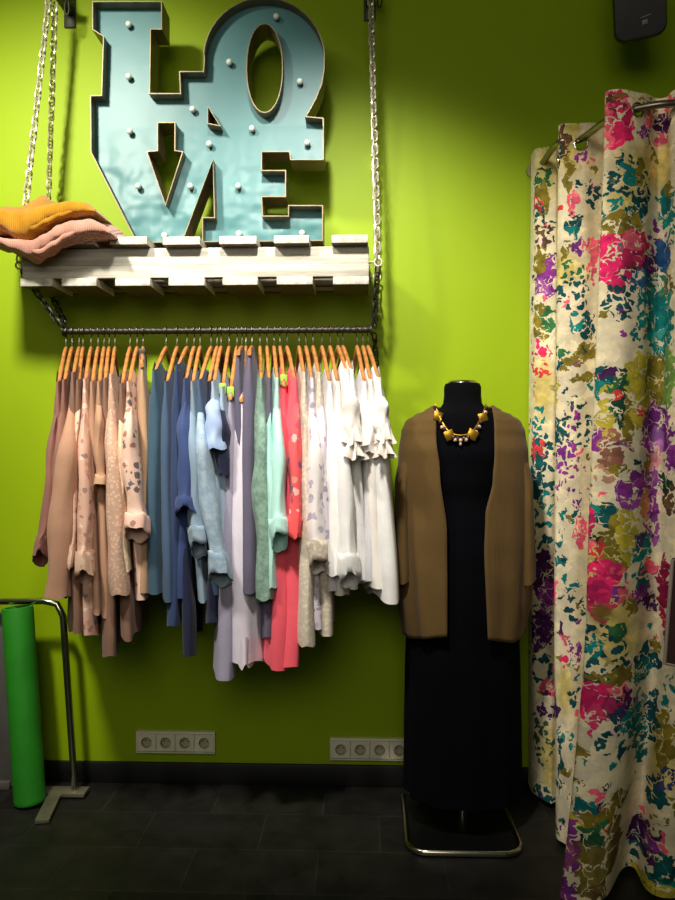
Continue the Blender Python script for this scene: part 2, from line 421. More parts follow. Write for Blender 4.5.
for p in outer:
    if p[1] == 999:
        x = s2(p[0], 245)[0]; O2.append((x, zfloor))
    else: O2.append(s2(*p))
H = []
H.append([s2(264.5 + 17.5 * math.cos(a) * (1 if abs(math.cos(a)) < 2 else 1), 68 - 44 * math.copysign(abs(math.sin(a)) ** 0.92, math.sin(a))) for a in [2 * PI * k / 28 for k in range(28)]])
H.append([s2(*p) for p in [(158, 123), (174.4, 123), (174.4, 151), (182, 152), (165.5, 204), (147.4, 152), (158, 151)]])
H.append([s2(*p) for p in [(208, 107), (219, 125), (208, 123)]])
sign = empty('letter_sign', (P(208, 240, SY).x, SY + SD / 2, zfloor))
tag(sign, 'pale blue tin marquee sign of stacked letters reading LOVE with small bulbs', 'sign')
loops = [O2] + H
vec = [[Vector((x, z, 0)) for x, z in lp] for lp in loops]
tris = tessellate_polygon(vec); flat = [v for lp in vec for v in lp]
b = MB(); b.add([(v.x, SY + REC, v.y) for v in flat], [tuple(t) for t in tris])
build_at(b, 'face_plate', M['tin'], sign, smooth=False)
def rim(lp, depth0, depth1, t=0.0035):
    b = MB(); n = len(lp)
    # offset loop for wall thickness
    area = sum(lp[i][0] * lp[(i + 1) % n][1] - lp[(i + 1) % n][0] * lp[i][1] for i in range(n)); sg = 1 if area > 0 else -1
    off = []
    for i in range(n):
        a = Vector(lp[i - 1]); c = Vector(lp[i]); d = Vector(lp[(i + 1) % n])
        e1 = (c - a).normalized(); e2 = (d - c).normalized()
        n1 = Vector((e1.y, -e1.x)) * sg; n2 = Vector((e2.y, -e2.x)) * sg
        m = (n1 + n2); m = m / max(0.35, m.dot(n1)) if m.length > 1e-6 else n1
        off.append(c + m * t)
    A = [(x, z) for x, z in lp]; B = [(v.x, v.y) for v in off]
    rows = [[(x, depth0, z) for x, z in A], [(x, depth0, z) for x, z in B], [(x, depth1, z) for x, z in B], [(x, depth1, z) for x, z in A], [(x, depth0, z) for x, z in A]]
    b.grid(rows, True); return b
for lp in loops: build_at(rim(lp, SY, SY + SD), 'rim', M['tin_rim'], sign, angle=30)
for (x, y) in [(127, 65), (127, 200), (130, 342), (152, 484), (220, 612), (287, 484), (293, 285), (336, 375), (388, 163), (510, 45), (571, 213), (447, 335), (590, 372), (411, 484), (413, 608), (577, 606)]:
    p = P(80 + x / 2.596, y / 2.596, SY + REC - 0.012)
    b = MB(); b.sphere((p.x, SY + REC - 0.016, p.z), 0.0115, 12, 8); bo = build_at(b, 'bulb', M['bulb'], sign)
    b = MB(); b.tube([Vector((p.x, SY + REC - 0.008, p.z)), Vector((p.x, SY + REC, p.z))], 0.010, 12); build_at(b, 'bulb_collar', M['bulb_socket'], sign)

# ------------------------------------------------------------------ folded sweaters
def sweater(name, label, mat, tab, y0, y1, base_z):
    # tab: px, top py, bottom py at the front edge
    r = empty(name, (P(50, 230, 2.6).x, 2.62, base_z)); tag(r, label, 'sweater', 'folded sweaters on the shelf')
    b = MB(); rows = []; nx = 60
    x0, x1 = tab[0][0], tab[-1][0]
    for i in range(nx + 1):
        px = lerp(x0, x1, i / nx); tp, bt = interp(tab, px)
        pt = P(px, tp, y0 + .02); pb = P(px, bt, y0 + .02)
        zc = (pt.z + pb.z) / 2; hh = max(0.004, (pt.z - pb.z) / 2 * 1.1)
        e = min(1.0, math.sqrt(max(0.0, 1 - ((i / nx) * 1.0) ** 14)) + 0.02)
        ring = []
        for k in range(36):
            a = 2 * PI * k / 36
            cy = math.copysign(abs(math.cos(a)) ** 0.6, math.cos(a)); sz = math.copysign(abs(math.sin(a)) ** 0.55, math.sin(a))
            y = lerp(y0, y1, 0.5 - 0.5 * cy)
            fr = 1 - sstep(y0 + 0.075, y0 + 0.15, y)
            zr = max(zc, base_z + hh + 0.001)
            z = lerp(zr, zc, fr) + hh * e * sz
            x = lerp(pt.x, P(px, tp, 2.6).x, 0.5)
            q = Vector((x, y, z)); nn = noise.noise_vector(q * 17) * 0.006 + noise.noise_vector(q * 60) * 0.002
            ring.append(q + nn)
        rows.append(ring)
    b.grid(rows, True)
    b.add(rows[0], [tuple(range(36))]); b.add(rows[-1], [tuple(range(36))])
    o = build_at(b, 'folded_body', mat, r, angle=80, doubles=True)
    # fold edge: a thinner second layer peeking out
    b = MB(); rows = []
    for i in range(nx + 1):
        px = lerp(x0, x1 - 8, i / nx); tp, bt = interp(tab, px)
        pm = P(px, lerp(tp, bt, 0.62), y0 + .01)
        zr = max(pm.z, base_z + 0.012)
        ring = []
        for k in range(10):
            a = 2 * PI * k / 10
            r_ = .012 * min(1.0, 4 * i / nx, 3 * (1 - i / nx)) + .0005; ring.append(Vector((pm.x, y0 + 0.014 - r_ * math.cos(a), pm.z + r_ * math.sin(a))) + noise.noise_vector(Vector((px * .05, k * .2, 1))) * 0.004)
        rows.append(ring)
    b.grid(rows, True); build_at(b, 'folded_edge', mat, r, angle=80)
    return r
sweater('pink_sweater', 'folded dusty pink knitted sweater draped over the shelf end under the mustard one', M['pink_knit'],
        [(-22, 232, 242), (6, 236, 245), (24, 238, 253), (40, 240, 259), (54, 231, 251), (66, 223, 243), (80, 218, 238), (96, 217, 236.5), (110, 221, 237), (118, 231, 238)], 2.455, 2.78, ZT)
sweater('mustard_sweater', 'mustard yellow knitted sweater, folded, lying on top of the pink one at the left', M['mustard'],
        [(-22, 206, 227), (8, 207, 230), (24, 208, 238), (34, 207, 240), (46, 204, 231), (60, 201, 222), (78, 199.5, 216), (92, 200, 215), (100, 206, 215), (104, 211, 214)], 2.462, 2.77, ZT + 0.045)

# ------------------------------------------------------------------ hangers and garments
ARM = 0.21
def hcurve(s, zc, zs):
    return zc + (zs - zc) * (min(1.3, abs(s) / ARM)) ** 1.25

def make_hanger(loc, th, zs, label, clip=False, green=False):
    zc = -0.062
    r = empty('clothes_hanger', loc, th); tag(r, label, 'hanger', 'wooden hangers on the rail')
    b = MB(); rows = []
    n = 28
    for i in range(n + 1):
        s = lerp(-ARM + .004, ARM - .004, i / n); q = abs(s) / ARM
        h = lerp(0.018, 0.010, q); t = lerp(0.0065, 0.007, q)
        z = hcurve(s, zc, zs) - 0.004
        y = -s
        ring = []
        for k in range(10):
            a = 2 * PI * k / 10
            ring.append((t * math.copysign(abs(math.cos(a)) ** .7, math.cos(a)), y, z + h * math.copysign(abs(math.sin(a)) ** .7, math.sin(a)) * 0.75))
        rows.append(ring)
    b.grid(rows, True); b.add(rows[0], [tuple(range(10))]); b.add(rows[-1], [tuple(range(10))])
    b.build('shoulder_bar', M['hanger_wood'], r, doubles=True, angle=60)
    b = MB(); R = 0.0165
    pts = [(0, 0, zc), (0, 0, zc + .02), (0, 0.003, -0.03), (0, 0.011, -.016)]
    for k in range(11):
        a = math.radians(-35 + 215 * k / 10); pts.append((0, R * math.cos(a), R * math.sin(a)))
    b.tube(catmull(pts, 40), 0.0018, 6); b.build('hook', M['hook_wire'], r)
    if clip:
        for s in (-0.1, 0.1):
            b = MB(); b.box((-.012, -s - .018, hcurve(s, zc, zs) - .035), (.012, -s + .018, hcurve(s, zc, zs) + .015), .003); b.build('clip', M['black_clip'], r)
    if green:
        s = 0.19; b = MB(); z = hcurve(s, zc, zs)
        b.box((-.012, -s - .008, z - .02), (.012, -s + .008, z + .016), .004); b.build('size_tag', M['green_tag'], r)
    return r

FAB = {}
def fab(key, *a, **k):
    FAB[key] = fabric(key, *a, **k); return FAB[key]
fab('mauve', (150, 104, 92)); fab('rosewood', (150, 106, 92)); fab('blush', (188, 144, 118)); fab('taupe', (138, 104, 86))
fab('cream_print', (222, 188, 164), 'floral', [(196, 150, 130), (150, 120, 120), (230, 205, 180)], 45, .5)
fab('pink_print', (222, 178, 158), 'floral', [(170, 120, 120), (240, 215, 195), (150, 120, 125), (205, 150, 130)], 42, .7)
fab('tan', (184, 144, 116)); fab('beige', (178, 140, 114)); fab('sand', (186, 150, 118))
fab('blush_lace', (226, 190, 166), 'lace', [(178, 140, 118)], 90)
fab('ivory', (226, 202, 170), 'lace', [(200, 172, 140)], 70)
fab('navy_floral', (228, 190, 170), 'floral', [(70, 80, 110), (150, 100, 80), (236, 205, 190), (60, 60, 70)], 40, .55)
fab('pale_pink', (232, 190, 174), 'floral', [(200, 150, 130), (150, 110, 100)], 45, .2)
fab('teal_slate', (62, 88, 106)); fab('slate', (72, 92, 120)); fab('navy_slate', (48, 64, 100)); fab('denim', (58, 74, 120))
fab('dusty_blue', (128, 148, 166)); fab('light_denim', (140, 162, 182), 'melange', [(170, 186, 198)], 40); fab('pale_blue', (160, 178, 196)); fab('periwinkle', (168, 188, 226))
fab('ink', (34, 38, 62)); fab('lilac_grey', (160, 154, 176)); fab('charcoal', (90, 86, 106)); fab('charcoal2', (98, 92, 112))
fab('white_lilac', (214, 206, 218)); fab('sage_lace', (136, 164, 148), 'melange', [(92, 120, 108)], 45)
fab('mint', (178, 222, 212)); fab('mint2', (186, 232, 222))
fab('coral', (240, 92, 108)); fab('coral_print', (232, 92, 96), 'floral', [(250, 190, 180), (190, 60, 90), (90, 70, 120), (245, 150, 140)], 34, .6); fab('red_coral', (238, 84, 84))
fab('lilac_floral', (234, 226, 224), 'floral', [(176, 168, 190), (200, 190, 206), (160, 150, 176)], 36, .7)
fab('cream_lace', (226, 214, 194), 'lace', [(186, 174, 156)], 80); fab('lilac_lace', (222, 212, 222), 'floral', [(150, 142, 168), (190, 178, 190)], 42, .75)
fab('white', (240, 238, 236)); fab('white_cool', (234, 232, 236)); fab('white_warm', (240, 234, 226)); fab('ruffle_white', (226, 218, 208))

def body_mesh(zs, zhem, a_hem, b_hem, skew, ph, folds=0.006, scoop=0.03, sleeveless=False, neck=0.13, strap=False, pleat=0):
    b = MB(); nu, nv = 56, 30; zc = -0.062; rows = []
    for j in range(nv + 1):
        v = j / nv; row = []
        a = lerp(0.224 if not sleeveless else 0.20, max(a_hem, .215), v ** 0.8); bb = lerp(0.0115, b_hem, sstep(0, 0.22, v))
        for i in range(nu):
            p = 2 * PI * i / nu
            c, s_ = math.cos(p), math.sin(p)
            s = a * math.copysign(abs(c) ** 0.85, c); t = bb * math.copysign(abs(s_) ** 0.7, s_)
            q = abs(s) / (a / 0.224 if a > 0.224 else 1.0)
            if s < 0: s *= min(1.0, .192 / a)
            z0 = hcurve(min(q, .2), zc, zs) + 0.016 - .25 * max(0, q - .205)
            if q < neck:
                z0 = hcurve(neck, zc, zs) + 0.016 - scoop * (1 - (q / neck) ** 2)
            if sleeveless and q > neck: z0 -= (q - neck) * 0.15
            z = lerp(z0, zhem + 0.012 * math.sin(7 * s / a_hem + ph), v)
            amp = folds * sstep(0.02, 0.6, v)
            t += amp * (math.sin(38 * s + ph + 1.2 * v) + 0.6 * math.sin(71 * s + 2 * ph)) * (1 if s_ > 0 else 0.8)
            if pleat: t += pleat * sstep(0.1, .5, v) * math.sin(150 * s + ph)
            t += 0.005 * math.sin(5 * v + ph) * v + skew * v ** 1.1
            s += 0.006 * math.sin(9 * v + ph * 2) * v
            row.append((t, -s, z))
        rows.append(row)
    b.grid(rows, True); return b

def sleeve_mesh(side, zs, ze, te, se, w, bend, ph, flare=1.0, ruffle=0.0, cuff=True):
    nv, nu = 30, 20; rows = []
    z0 = zs - 0.012; cen = []
    for j in range(nv + 1):
        v = j / nv
        s = lerp(0.172 if side == 1 else .15, se, sstep(0, 0.35, v)) + bend * sstep(0.8, 1.0, v) + 0.004 * math.sin(8 * v + ph)
        z = lerp(z0, ze, v); t = te * v ** 1.2 + 0.003 * math.sin(10 * v + ph)
        rs = lerp(0.016, 0.042, sstep(0, 0.2, v)) * (1 + .08 * math.sin(13 * v + ph)); rt = lerp(0.0085, w / 2, sstep(0, 0.5, v)) * (1 + .10 * math.sin(17 * v + 2 * ph))
        if v > 0.9: rt *= lerp(1, flare, (v - 0.9) / 0.1); rs *= lerp(1, flare, (v - .9) / .1)
        tilt = bend * 46 * sstep(0.8, 1.0, v)
        row = []
        for k in range(nu):
            a = 2 * PI * k / nu
            rf = 1 + ruffle * sstep(.5, 1, v) * math.sin(5 * a + ph)
            ds = rs * math.cos(a) * rf; dt = rt * math.sin(a) * rf
            dt += 0.0025 * math.sin(3 * a + 9 * v + ph)
            ct_ = 1 / math.sqrt(1 + tilt * tilt)
            row.append((t + dt, -side * (s + ds * ct_), z + ds * tilt * ct_ + 0.004 * math.sin(4 * a + ph) * v))
        rows.append(row); cen.append((t, s, z))
    b = MB(); b.grid(rows, True)
    # cuff: rolled band around the last rings
    c = MB()
    if cuff:
        base = rows[-4:]; cr = []
        def scale(row, k, dz):
            cx = sum(p[0] for p in row) / nu; cy = sum(p[1] for p in row) / nu
            return [((p[0] - cx) * k + cx, (p[1] - cy) * k + cy, p[2] + dz) for p in row]
        base = rows[-5:]
        def crk(row, q): return [(p[0] + .0022 * math.sin(7 * k_ * 2 * PI / nu + ph + q), p[1], p[2] + .003 * math.sin(3 * k_ * 2 * PI / nu + ph * 2 + q)) for k_, p in enumerate(row)]
        cr = [crk(scale(base[0], 1.03, 0), 0), crk(scale(base[0], 1.16, 0), 1), crk(scale(base[1], 1.19, 0), 2), crk(scale(base[2], 1.2, 0), 3), crk(scale(base[3], 1.2, 0), 4), crk(scale(base[4], 1.22, 0), 5), crk(scale(base[4], 1.1, -.001), 5), scale(base[3], 0.96, -0.002), scale(base[2], 0.92, 0.0), scale(base[0], 0.86, 0.0)]
        c.grid(cr, True)
    return b, c

ORD = ['leftmost', 'second', 'third', 'fourth', 'fifth', 'sixth', 'seventh', 'eighth', 'ninth', 'tenth', 'eleventh', 'twelfth']
# hx, xs, ys, (hem x, hem y), sleeve (x, y, width px, cuff colour, bend, ruffle) or None, a_hem, b_hem px, body colour, sleeve colour, kind, label, extras
G = [
 (66, 57, 388, (57, 600), (43, 558, 13, 'mauve', 0.02, 0), .235, 10, 'mauve', 'mauve', 'blouse', 'mauve brown long-sleeved blouse with turned-up cuff, leftmost garment on the rail', {}),
 (72, 63, 386, (60, 596), (54, 545, 13, None, 0, 0), .22, 9, 'rosewood', 'rosewood', 'blouse', 'rosewood brown blouse tucked between the leftmost mauve blouse and the blush one', {}),
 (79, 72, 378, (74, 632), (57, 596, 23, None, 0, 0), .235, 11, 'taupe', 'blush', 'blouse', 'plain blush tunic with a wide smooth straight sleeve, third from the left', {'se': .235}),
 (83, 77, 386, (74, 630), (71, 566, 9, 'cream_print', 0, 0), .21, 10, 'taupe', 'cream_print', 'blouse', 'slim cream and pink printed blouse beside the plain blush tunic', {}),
 (91, 84, 385, (88, 640), (85, 577, 16, 'cream_print', .015, .05), .22, 11, 'pink_print', 'pink_print', 'blouse', 'pink flower-print blouse with a gathered pale cuff, fifth from the left', {'se': .235}),
 (98, 91, 388, (96, 615), None, .205, 9, 'tan', 'tan', 'top', 'plain tan top between the pink flower-print blouse and the tan rolled-sleeve shirt', {}),
 (104, 98, 388, (104, 616), (100, 490, 12, 'sand', .015, 0), .215, 11, 'tan', 'tan', 'shirt', 'tan shirt with a sleeve rolled up to mid length, seventh from the left', {}),
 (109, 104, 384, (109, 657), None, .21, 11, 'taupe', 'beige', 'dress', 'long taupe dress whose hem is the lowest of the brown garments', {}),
 (115, 110, 380, (119, 600), (119, 594, 17, None, 0, 0), .22, 12, 'blush_lace', 'blush_lace', 'blouse', 'blush lace blouse with a wide straight sleeve, ninth from the left', {'se': .24}),
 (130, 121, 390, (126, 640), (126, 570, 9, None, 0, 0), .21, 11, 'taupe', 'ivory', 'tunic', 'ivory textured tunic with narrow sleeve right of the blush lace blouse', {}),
 (137, 128, 388, (139, 598), (137, 534, 21, 'pale_pink', .02, .06), .22, 11, 'navy_floral', 'navy_floral', 'blouse', 'pale pink blouse with navy and brown flowers and a loose rolled cuff', {'se': .245}),
 (143, 141, 364, (143, 596), None, .2, 10, 'sand', 'sand', 'dress', 'plain sand coloured dress on a hanger with black clips, last of the beige garments', {'clip': 1, 'sl': 1}),
 (166, 154, 376, (155, 598), None, .225, 14, 'teal_slate', 'teal_slate', 'dress', 'slate teal dress, first of the blue garments from the left', {}),
 (177, 166, 388, (166, 600), None, .22, 11, 'slate', 'slate', 'dress', 'plain slate blue dress right of the slate teal one', {}),
 (187, 177, 370, (172, 624), (190, 654, 11, None, 0, 0), .21, 11, 'navy_slate', 'ink', 'dress', 'navy slate dress with a narrow dark pointed tail hanging lowest of the blues', {'se': .18}),
 (194, 185, 385, (182, 602), (188, 514, 19, 'denim', .015, 0), .215, 11, 'denim', 'denim', 'shirt', 'dark denim blue shirt with a rolled sleeve', {'se': .235}),
 (200, 192, 388, (203, 602), (199, 549, 17, 'light_denim', .025, .05), .2, 9, 'dusty_blue', 'dusty_blue', 'shirt', 'dusty blue shirt with wide turned-back cuff beside the dark denim shirt', {'se': .23}),
 (211, 199, 386, (214, 592), (221, 578, 20, 'light_denim', .02, .04), .22, 11, 'slate', 'light_denim', 'shirt', 'light denim shirt with long sleeve and rolled cuff lowest of the light blues', {'se': .245}),
 (217, 208, 388, (212, 622), None, .21, 11, 'ink', 'pale_blue', 'top', 'ink blue top with its hem in shade behind the light denim shirt', {}),
 (221, 213, 388, (219, 560), (217, 449, 17, None, 0, 0.05), .215, 11, 'pale_blue', 'periwinkle', 'blouse', 'periwinkle blouse with short bright sleeve above the light denim cuff', {'se': .235}),
 (229, 222, 394, (225, 570), (224, 474, 12, None, 0, .08), .205, 10, 'pale_blue', 'ink', 'top', 'pale blue top with dark ink sleeve on a hanger with green size tag', {'green': 1}),
 (237, 230, 398, (223, 678), None, .225, 17, 'lilac_grey', 'lilac_grey', 'dress', 'long lilac grey dress, hem lowest of all clothes left of the coral dress', {'green': 1, 'sl': 1}),
 (242, 238, 352, (237, 600), None, .205, 10, 'charcoal', 'charcoal', 'dress', 'charcoal mauve strappy dress, the left one of two similar', {'sl': 1, 'neck': .06}),
 (246, 241, 400, (244, 668), None, .23, 22, 'white_lilac', 'white_lilac', 'dress', 'whitish lilac dress with ruffled hem showing between the two charcoal dresses', {'sl': 1, 'ruf': 1}),
 (252, 249, 352, (247, 592), None, .235, 14, 'charcoal2', 'charcoal2', 'dress', 'charcoal mauve strappy dress beside the sage blouse, the right one of two similar', {'sl': 1, 'neck': .06}),
 (260, 261, 384, (264, 600), (265, 598, 17, None, 0, .04), .215, 14, 'sage_lace', 'sage_lace', 'blouse', 'sage green textured blouse, first of the green garments', {}),
 (267, 269, 384, (269, 640), (272, 586, 9, None, 0, 0), .2, 9, 'charcoal2', 'mint', 'blouse', 'slim pale mint blouse between the sage blouse and the wide-cuffed mint one', {}),
 (274, 277, 384, (276, 580), (279, 541, 16, 'mint2', .035, 0), .205, 9, 'mint', 'mint2', 'blouse', 'pale mint blouse with a wide open turned-back cuff', {'se': .24}),
 (280, 284, 384, (279, 668), None, .225, 20, 'coral', 'coral', 'dress', 'long plain coral pink dress with pleated skirt reaching below the other clothes', {'sl': 1, 'pleat': .003, 'green': 1}),
 (287, 295, 384, (291, 666), (294, 536, 14, 'red_coral', 0, 0), .225, 18, 'coral', 'coral_print', 'dress', 'coral dress with flower-print sleeve and plain red cuff', {'pleat': .003, 'se': .24, 'cl': 1}),
 (299, 304, 378, (306, 648), (307, 644, 14, None, 0, 0), .21, 11, 'cream_lace', 'cream_lace', 'tunic', 'long cream lace tunic right next to the coral dress', {}),
 (306, 312, 384, (317, 630), (317, 566, 19, 'cream_lace', .02, .05), .215, 12, 'lilac_lace', 'lilac_floral', 'blouse', 'white and lilac flower-print blouse with a scalloped lace cuff', {'se': .245}),
 (313, 319, 378, (327, 634), (326, 560, 13, None, 0, .04), .215, 13, 'cream_lace', 'lilac_lace', 'blouse', 'lilac patterned blouse between the lace-cuffed blouse and the plain whites', {}),
 (322, 330, 388, (333, 592), (334, 574, 15, None, 0, .05), .215, 12, 'white_cool', 'white', 'blouse', 'plain white blouse, first of the pure white garments from the left', {}),
 (330, 338, 388, (343, 600), (350, 580, 18, 'white', .02, .03), .22, 12, 'white_warm', 'white', 'shirt', 'white shirt with long sleeve and turned-back cuff hanging to its hem', {'se': .245}),
 (338, 347, 375, (352, 588), (353, 446, 17, None, 0, .2), .22, 12, 'white', 'white_warm', 'blouse', 'white blouse with short ruffled sleeve, the left one of two ruffled', {'se': .24}),
 (343, 352, 375, (361, 578), None, .225, 12, 'white', 'white', 'top', 'sleeveless white top right behind the left ruffled blouse', {}),
 (357, 365, 388, (371, 584), (367, 452, 13, None, 0, .05), .22, 12, 'white_cool', 'white', 'top', 'white top with plain short sleeve, third garment from the right end of the rail', {}),
 (363, 371, 386, (379, 592), None, .23, 13, 'white_warm', 'white', 'top', 'white sleeveless top second from the right end of the rail', {}),
 (368, 379, 384, (391, 602), (384, 444, 13, None, 0, .2), .25, 17, 'white', 'white', 'blouse', 'white blouse with short ruffled sleeve, last garment at the right end of the rail', {'se': .235}),
]
for gi, (hx, xs, ys, (xh, yh), slv, a_hem, bpx, bc, scol, kind, label, ex) in enumerate(G):
    loc = P(hx, 330, RAIL_Y); loc.z = RL.z
    ps = P(xs, ys, RAIL_Y - ARM)
    th = math.asin(max(-.6, min(.6, (ps.x - loc.x) / ARM)))
    zs = ps.z - loc.z
    sl = ex.get('sl')
    short = label.split(',')[0]
    make_hanger(loc, th, zs, 'wooden hanger carrying the ' + ' '.join(short.split()[:12]), ex.get('clip'), ex.get('green'))
    yd = RAIL_Y - a_hem
    ph_ = P(xh, yh, yd)
    zhem = ph_.z - loc.z
    skew = (ph_.x - (loc.x + a_hem * math.sin(th))) / math.cos(th)
    g = empty(kind, loc, th); tag(g, label, kind, 'garments hanging on the rail')
    ph = gi * 1.7
    bm_ = body_mesh(zs, zhem, a_hem, bpx / 308 / 2 * 1.65, skew, ph, 0.0055, 0.03, bool(sl), ex.get('neck', .15), pleat=ex.get('pleat', 0))
    bm_.build('body', FAB[bc], g, angle=80)
    if ex.get('ruf'):
        b = MB(); rows = []
        for j in range(5):
            v = j / 4; row = []
            for i in range(80):
                p = 2 * PI * i / 80; a = a_hem + .004 + .012 * v; w = bpx / 616 + .003 + 0.008 * v * math.sin(11 * p)
                row.append((skew * .93 + w * math.sin(p), -a * math.cos(p), zhem + 0.09 - 0.085 * v + .01 * math.sin(9 * p)))
            rows.append(row)
        b.grid(rows, True); b.build('ruffle', FAB[bc], g, angle=80)
    if slv:
        ex_, ey_, w, cc, bend, ruf = slv
        se = ex.get('se', .215)
        pe = P(ex_, ey_, RAIL_Y - se); ze = pe.z - loc.z
        te = (pe.x - (loc.x + se * math.sin(th))) / math.cos(th)
        for side in (1, -1):
            tt = te if side == 1 else te * 0.4
            b, c = sleeve_mesh(side, zs, ze, tt, se if side == 1 else .155, w / 308 / (1.12 if cc else .92), bend if side == 1 else 0, ph + side, 1.0, ruf, bool(cc))
            if side == -1: pass
            so = b.build('sleeve', FAB[scol], g, angle=80)
            if ruf >= .15:
                fr = MB(); sg_ = side
                for lay in range(2):
                    rows_ = []
                    for j_ in range(6):
                        v_ = j_ / 5; row_ = []
                        for i_ in range(64):
                            p_ = 2 * PI * i_ / 64; wv = 1 + (.15 + .35 * v_) * math.sin(9 * p_ + ph + lay * 2) * v_ + .45 * v_
                            s0_ = (se if side == 1 else .155)
                            row_.append((tt + w / 640 * wv * math.sin(p_), -sg_ * (s0_ + .042 * wv * math.cos(p_)), ze + .012 - .05 * v_ + .045 * lay + .008 * math.sin(5 * p_ + lay)))
                        rows_.append(row_)
                    fr.grid(rows_, True)
                fr.build('frill', FAB[cc or 'ruffle_white'], so, angle=80)
            if cc: c.build('cuff', FAB[cc], so, angle=80)
    else:
        pass

# ------------------------------------------------------------------ dress form with clothes
MY = 2.60; mx = P(462.5, 450, MY).x
def ring(z, rx, ry, cy=0, n=48, fold=0, k=0, ph=0, sq=1.0):
    out = []
    for i in range(n):
        a = 2 * PI * i / n; f = 1 + fold * math.sin(k * a + ph)
        out.append(Vector((mx + rx * f * math.copysign(abs(math.sin(a)) ** sq, math.sin(a)), MY + cy - ry * f * math.copysign(abs(math.cos(a)) ** sq, math.cos(a)), z)))
    return out
man = empty('dress_form', (mx, MY, 0)); tag(man, 'black cloth-covered dress form on a chrome stand beside the flowered curtain', 'mannequin')
tors = [(1.497, .058, .058, 0), (1.485, .063, .063, 0), (1.455, .063, .063, 0), (1.43, .066, .066, 0), (1.412, .078, .072, 0), (1.398, .105, .078, 0), (1.383, .145, .083, 0), (1.362, .175, .09, 0), (1.31, .18, .105, 0), (1.25, .168, .118, -.005), (1.18, .15, .112, 0), (1.1, .135, .098, 0), (1.0, .155, .108, 0), (.9, .17, .115, 0), (.82, .16, .11, 0)]
b = MB(); rows = [ring(z, rx, ry, cy) for z, rx, ry, cy in tors]; b.grid(rows, True); b.add(rows[-1], [tuple(range(48))]); b.add(rows[0], [tuple(range(48))])
build_at(b, 'torso', M['black_cloth'], man, doubles=True)
b = MB(); rows = [ring(z, r, r) for z, r in [(1.496, .052), (1.502, .050), (1.507, .044), (1.509, .02), (1.509, .0005)]]; b.grid(rows, True); build_at(b, 'neck_cap', M['chrome'], man)
b = MB(); b.tube([Vector((mx, MY, .012)), Vector((mx, MY, .85))], .014, 12); build_at(b, 'pole', M['chrome'], man)
hx0, hx1 = P(407, 830, 2.46).x, P(517, 830, 2.46).x; y0, y1, rr_ = 2.365, 2.79, .06
loop = []
for (cx, cy, a0) in ((hx1 - rr_, y1 - rr_, 0), (hx0 + rr_, y1 - rr_, 90), (hx0 + rr_, y0 + rr_, 180), (hx1 - rr_, y0 + rr_, 270)):
    for k in range(9):
        a = math.radians(a0 + 90 * k / 8); loop.append(Vector((cx + rr_ * math.cos(a), cy + rr_ * math.sin(a), .012)))
b = MB(); b.tube(loop, .011, 10, closed=True); build_at(b, 'base_tube', M['chrome'], man)
b = MB(); lp = [Vector((v.x, v.y, .004)) for v in loop]; lp2 = [Vector((v.x, v.y, .012)) for v in loop]; n = len(lp)
b.grid([lp, lp2], True); b.add(lp2, [tuple(range(n))]); b.add(lp, [tuple(range(n))]); build_at(b, 'base_plate', M['black_base'], man, doubles=True)

drs = empty('maxi_dress', (mx, MY, 0)); tag(drs, 'floor-length plain black dress on the dress form', 'dress')
dt = [(1.392, .135, .090), (1.385, .155, .094), (1.37, .178, .099), (1.33, .186, .108), (1.26, .178, .128), (1.18, .162, .120), (1.1, .148, .108), (1.0, .168, .118), (.9, .186, .128), (.7, .194, .140), (.5, .197, .148), (.3, .199, .155), (.11, .201, .160)]
b = MB(); rows = []
for j in range(60):
    z = lerp(1.392, .105, j / 59); zz = [(-a[0], a[1], a[2]) for a in dt]; rx, ry = interp(zz, -z)
    fo = 0.032 * sstep(1.0, .3, z); rows.append(ring(z + .006 * math.sin(j), rx * .98, ry, -.004, 96, fo, 11, .6 + .3 * z))
b.grid(rows, True); build_at(b, 'dress_body', M['black_dress'], drs, angle=80)

# cardigan
car = empty('cardigan', (mx, MY, .62)); tag(car, 'open olive brown cardigan draped over the shoulders of the dress form', 'cardigan')
ct = [(-1.418, .104, .078), (-1.40, .13, .086), (-1.385, .165, .094), (-1.365, .194, .102), (-1.33, .207, .114), (-1.26, .216, .138), (-1.1, .228, .142), (-.95, .232, .150), (-.8, .222, .162), (-.61, .196, .168)]
ledge = [(-1.418, -.098), (-1.3, -.1), (-1.2, -.09), (-1.0, -.07), (-.61, -.07)]
redge = [(-1.418, .09), (-1.35, .09), (-1.25, .086), (-1.18, .08), (-1.05, .054), (-.95, .05), (-.61, .06)]
b = MB(); rows = []; NA = 110
for j in range(70):
    z = lerp(1.418, .658, (j / 69) ** 1.15); rx, ry = interp(ct, -z)
    xl = interp(ledge, -z)[0]; xr = interp(redge, -z)[0]
    aR = math.asin(max(-.98, min(.98, xr / rx))); aL = math.asin(max(-.98, min(.98, -xl / rx)))
    row = []
    for i in range(NA + 1):
        a = lerp(aR, 2 * PI - aL, i / NA)
        low = sstep(1.3, .7, z)
        f = 1 + low * (.022 * math.sin(9 * a + 1.0) + .018 * math.sin(17 * a + 2 * z))
        zz = z + low * (.016 * math.cos(3 * a + .4)) * sstep(.9, .6, z)
        row.append(Vector((mx + rx * f * math.sin(a), MY - .008 - ry * f * math.cos(a), zz)))
    rows.append(row)
b.grid(rows); co = build_at(b, 'cardigan_body', M['olive'], car, angle=80)
so = co.modifiers.new('thickness', 'SOLIDIFY'); so.thickness = .004; so.offset = 1
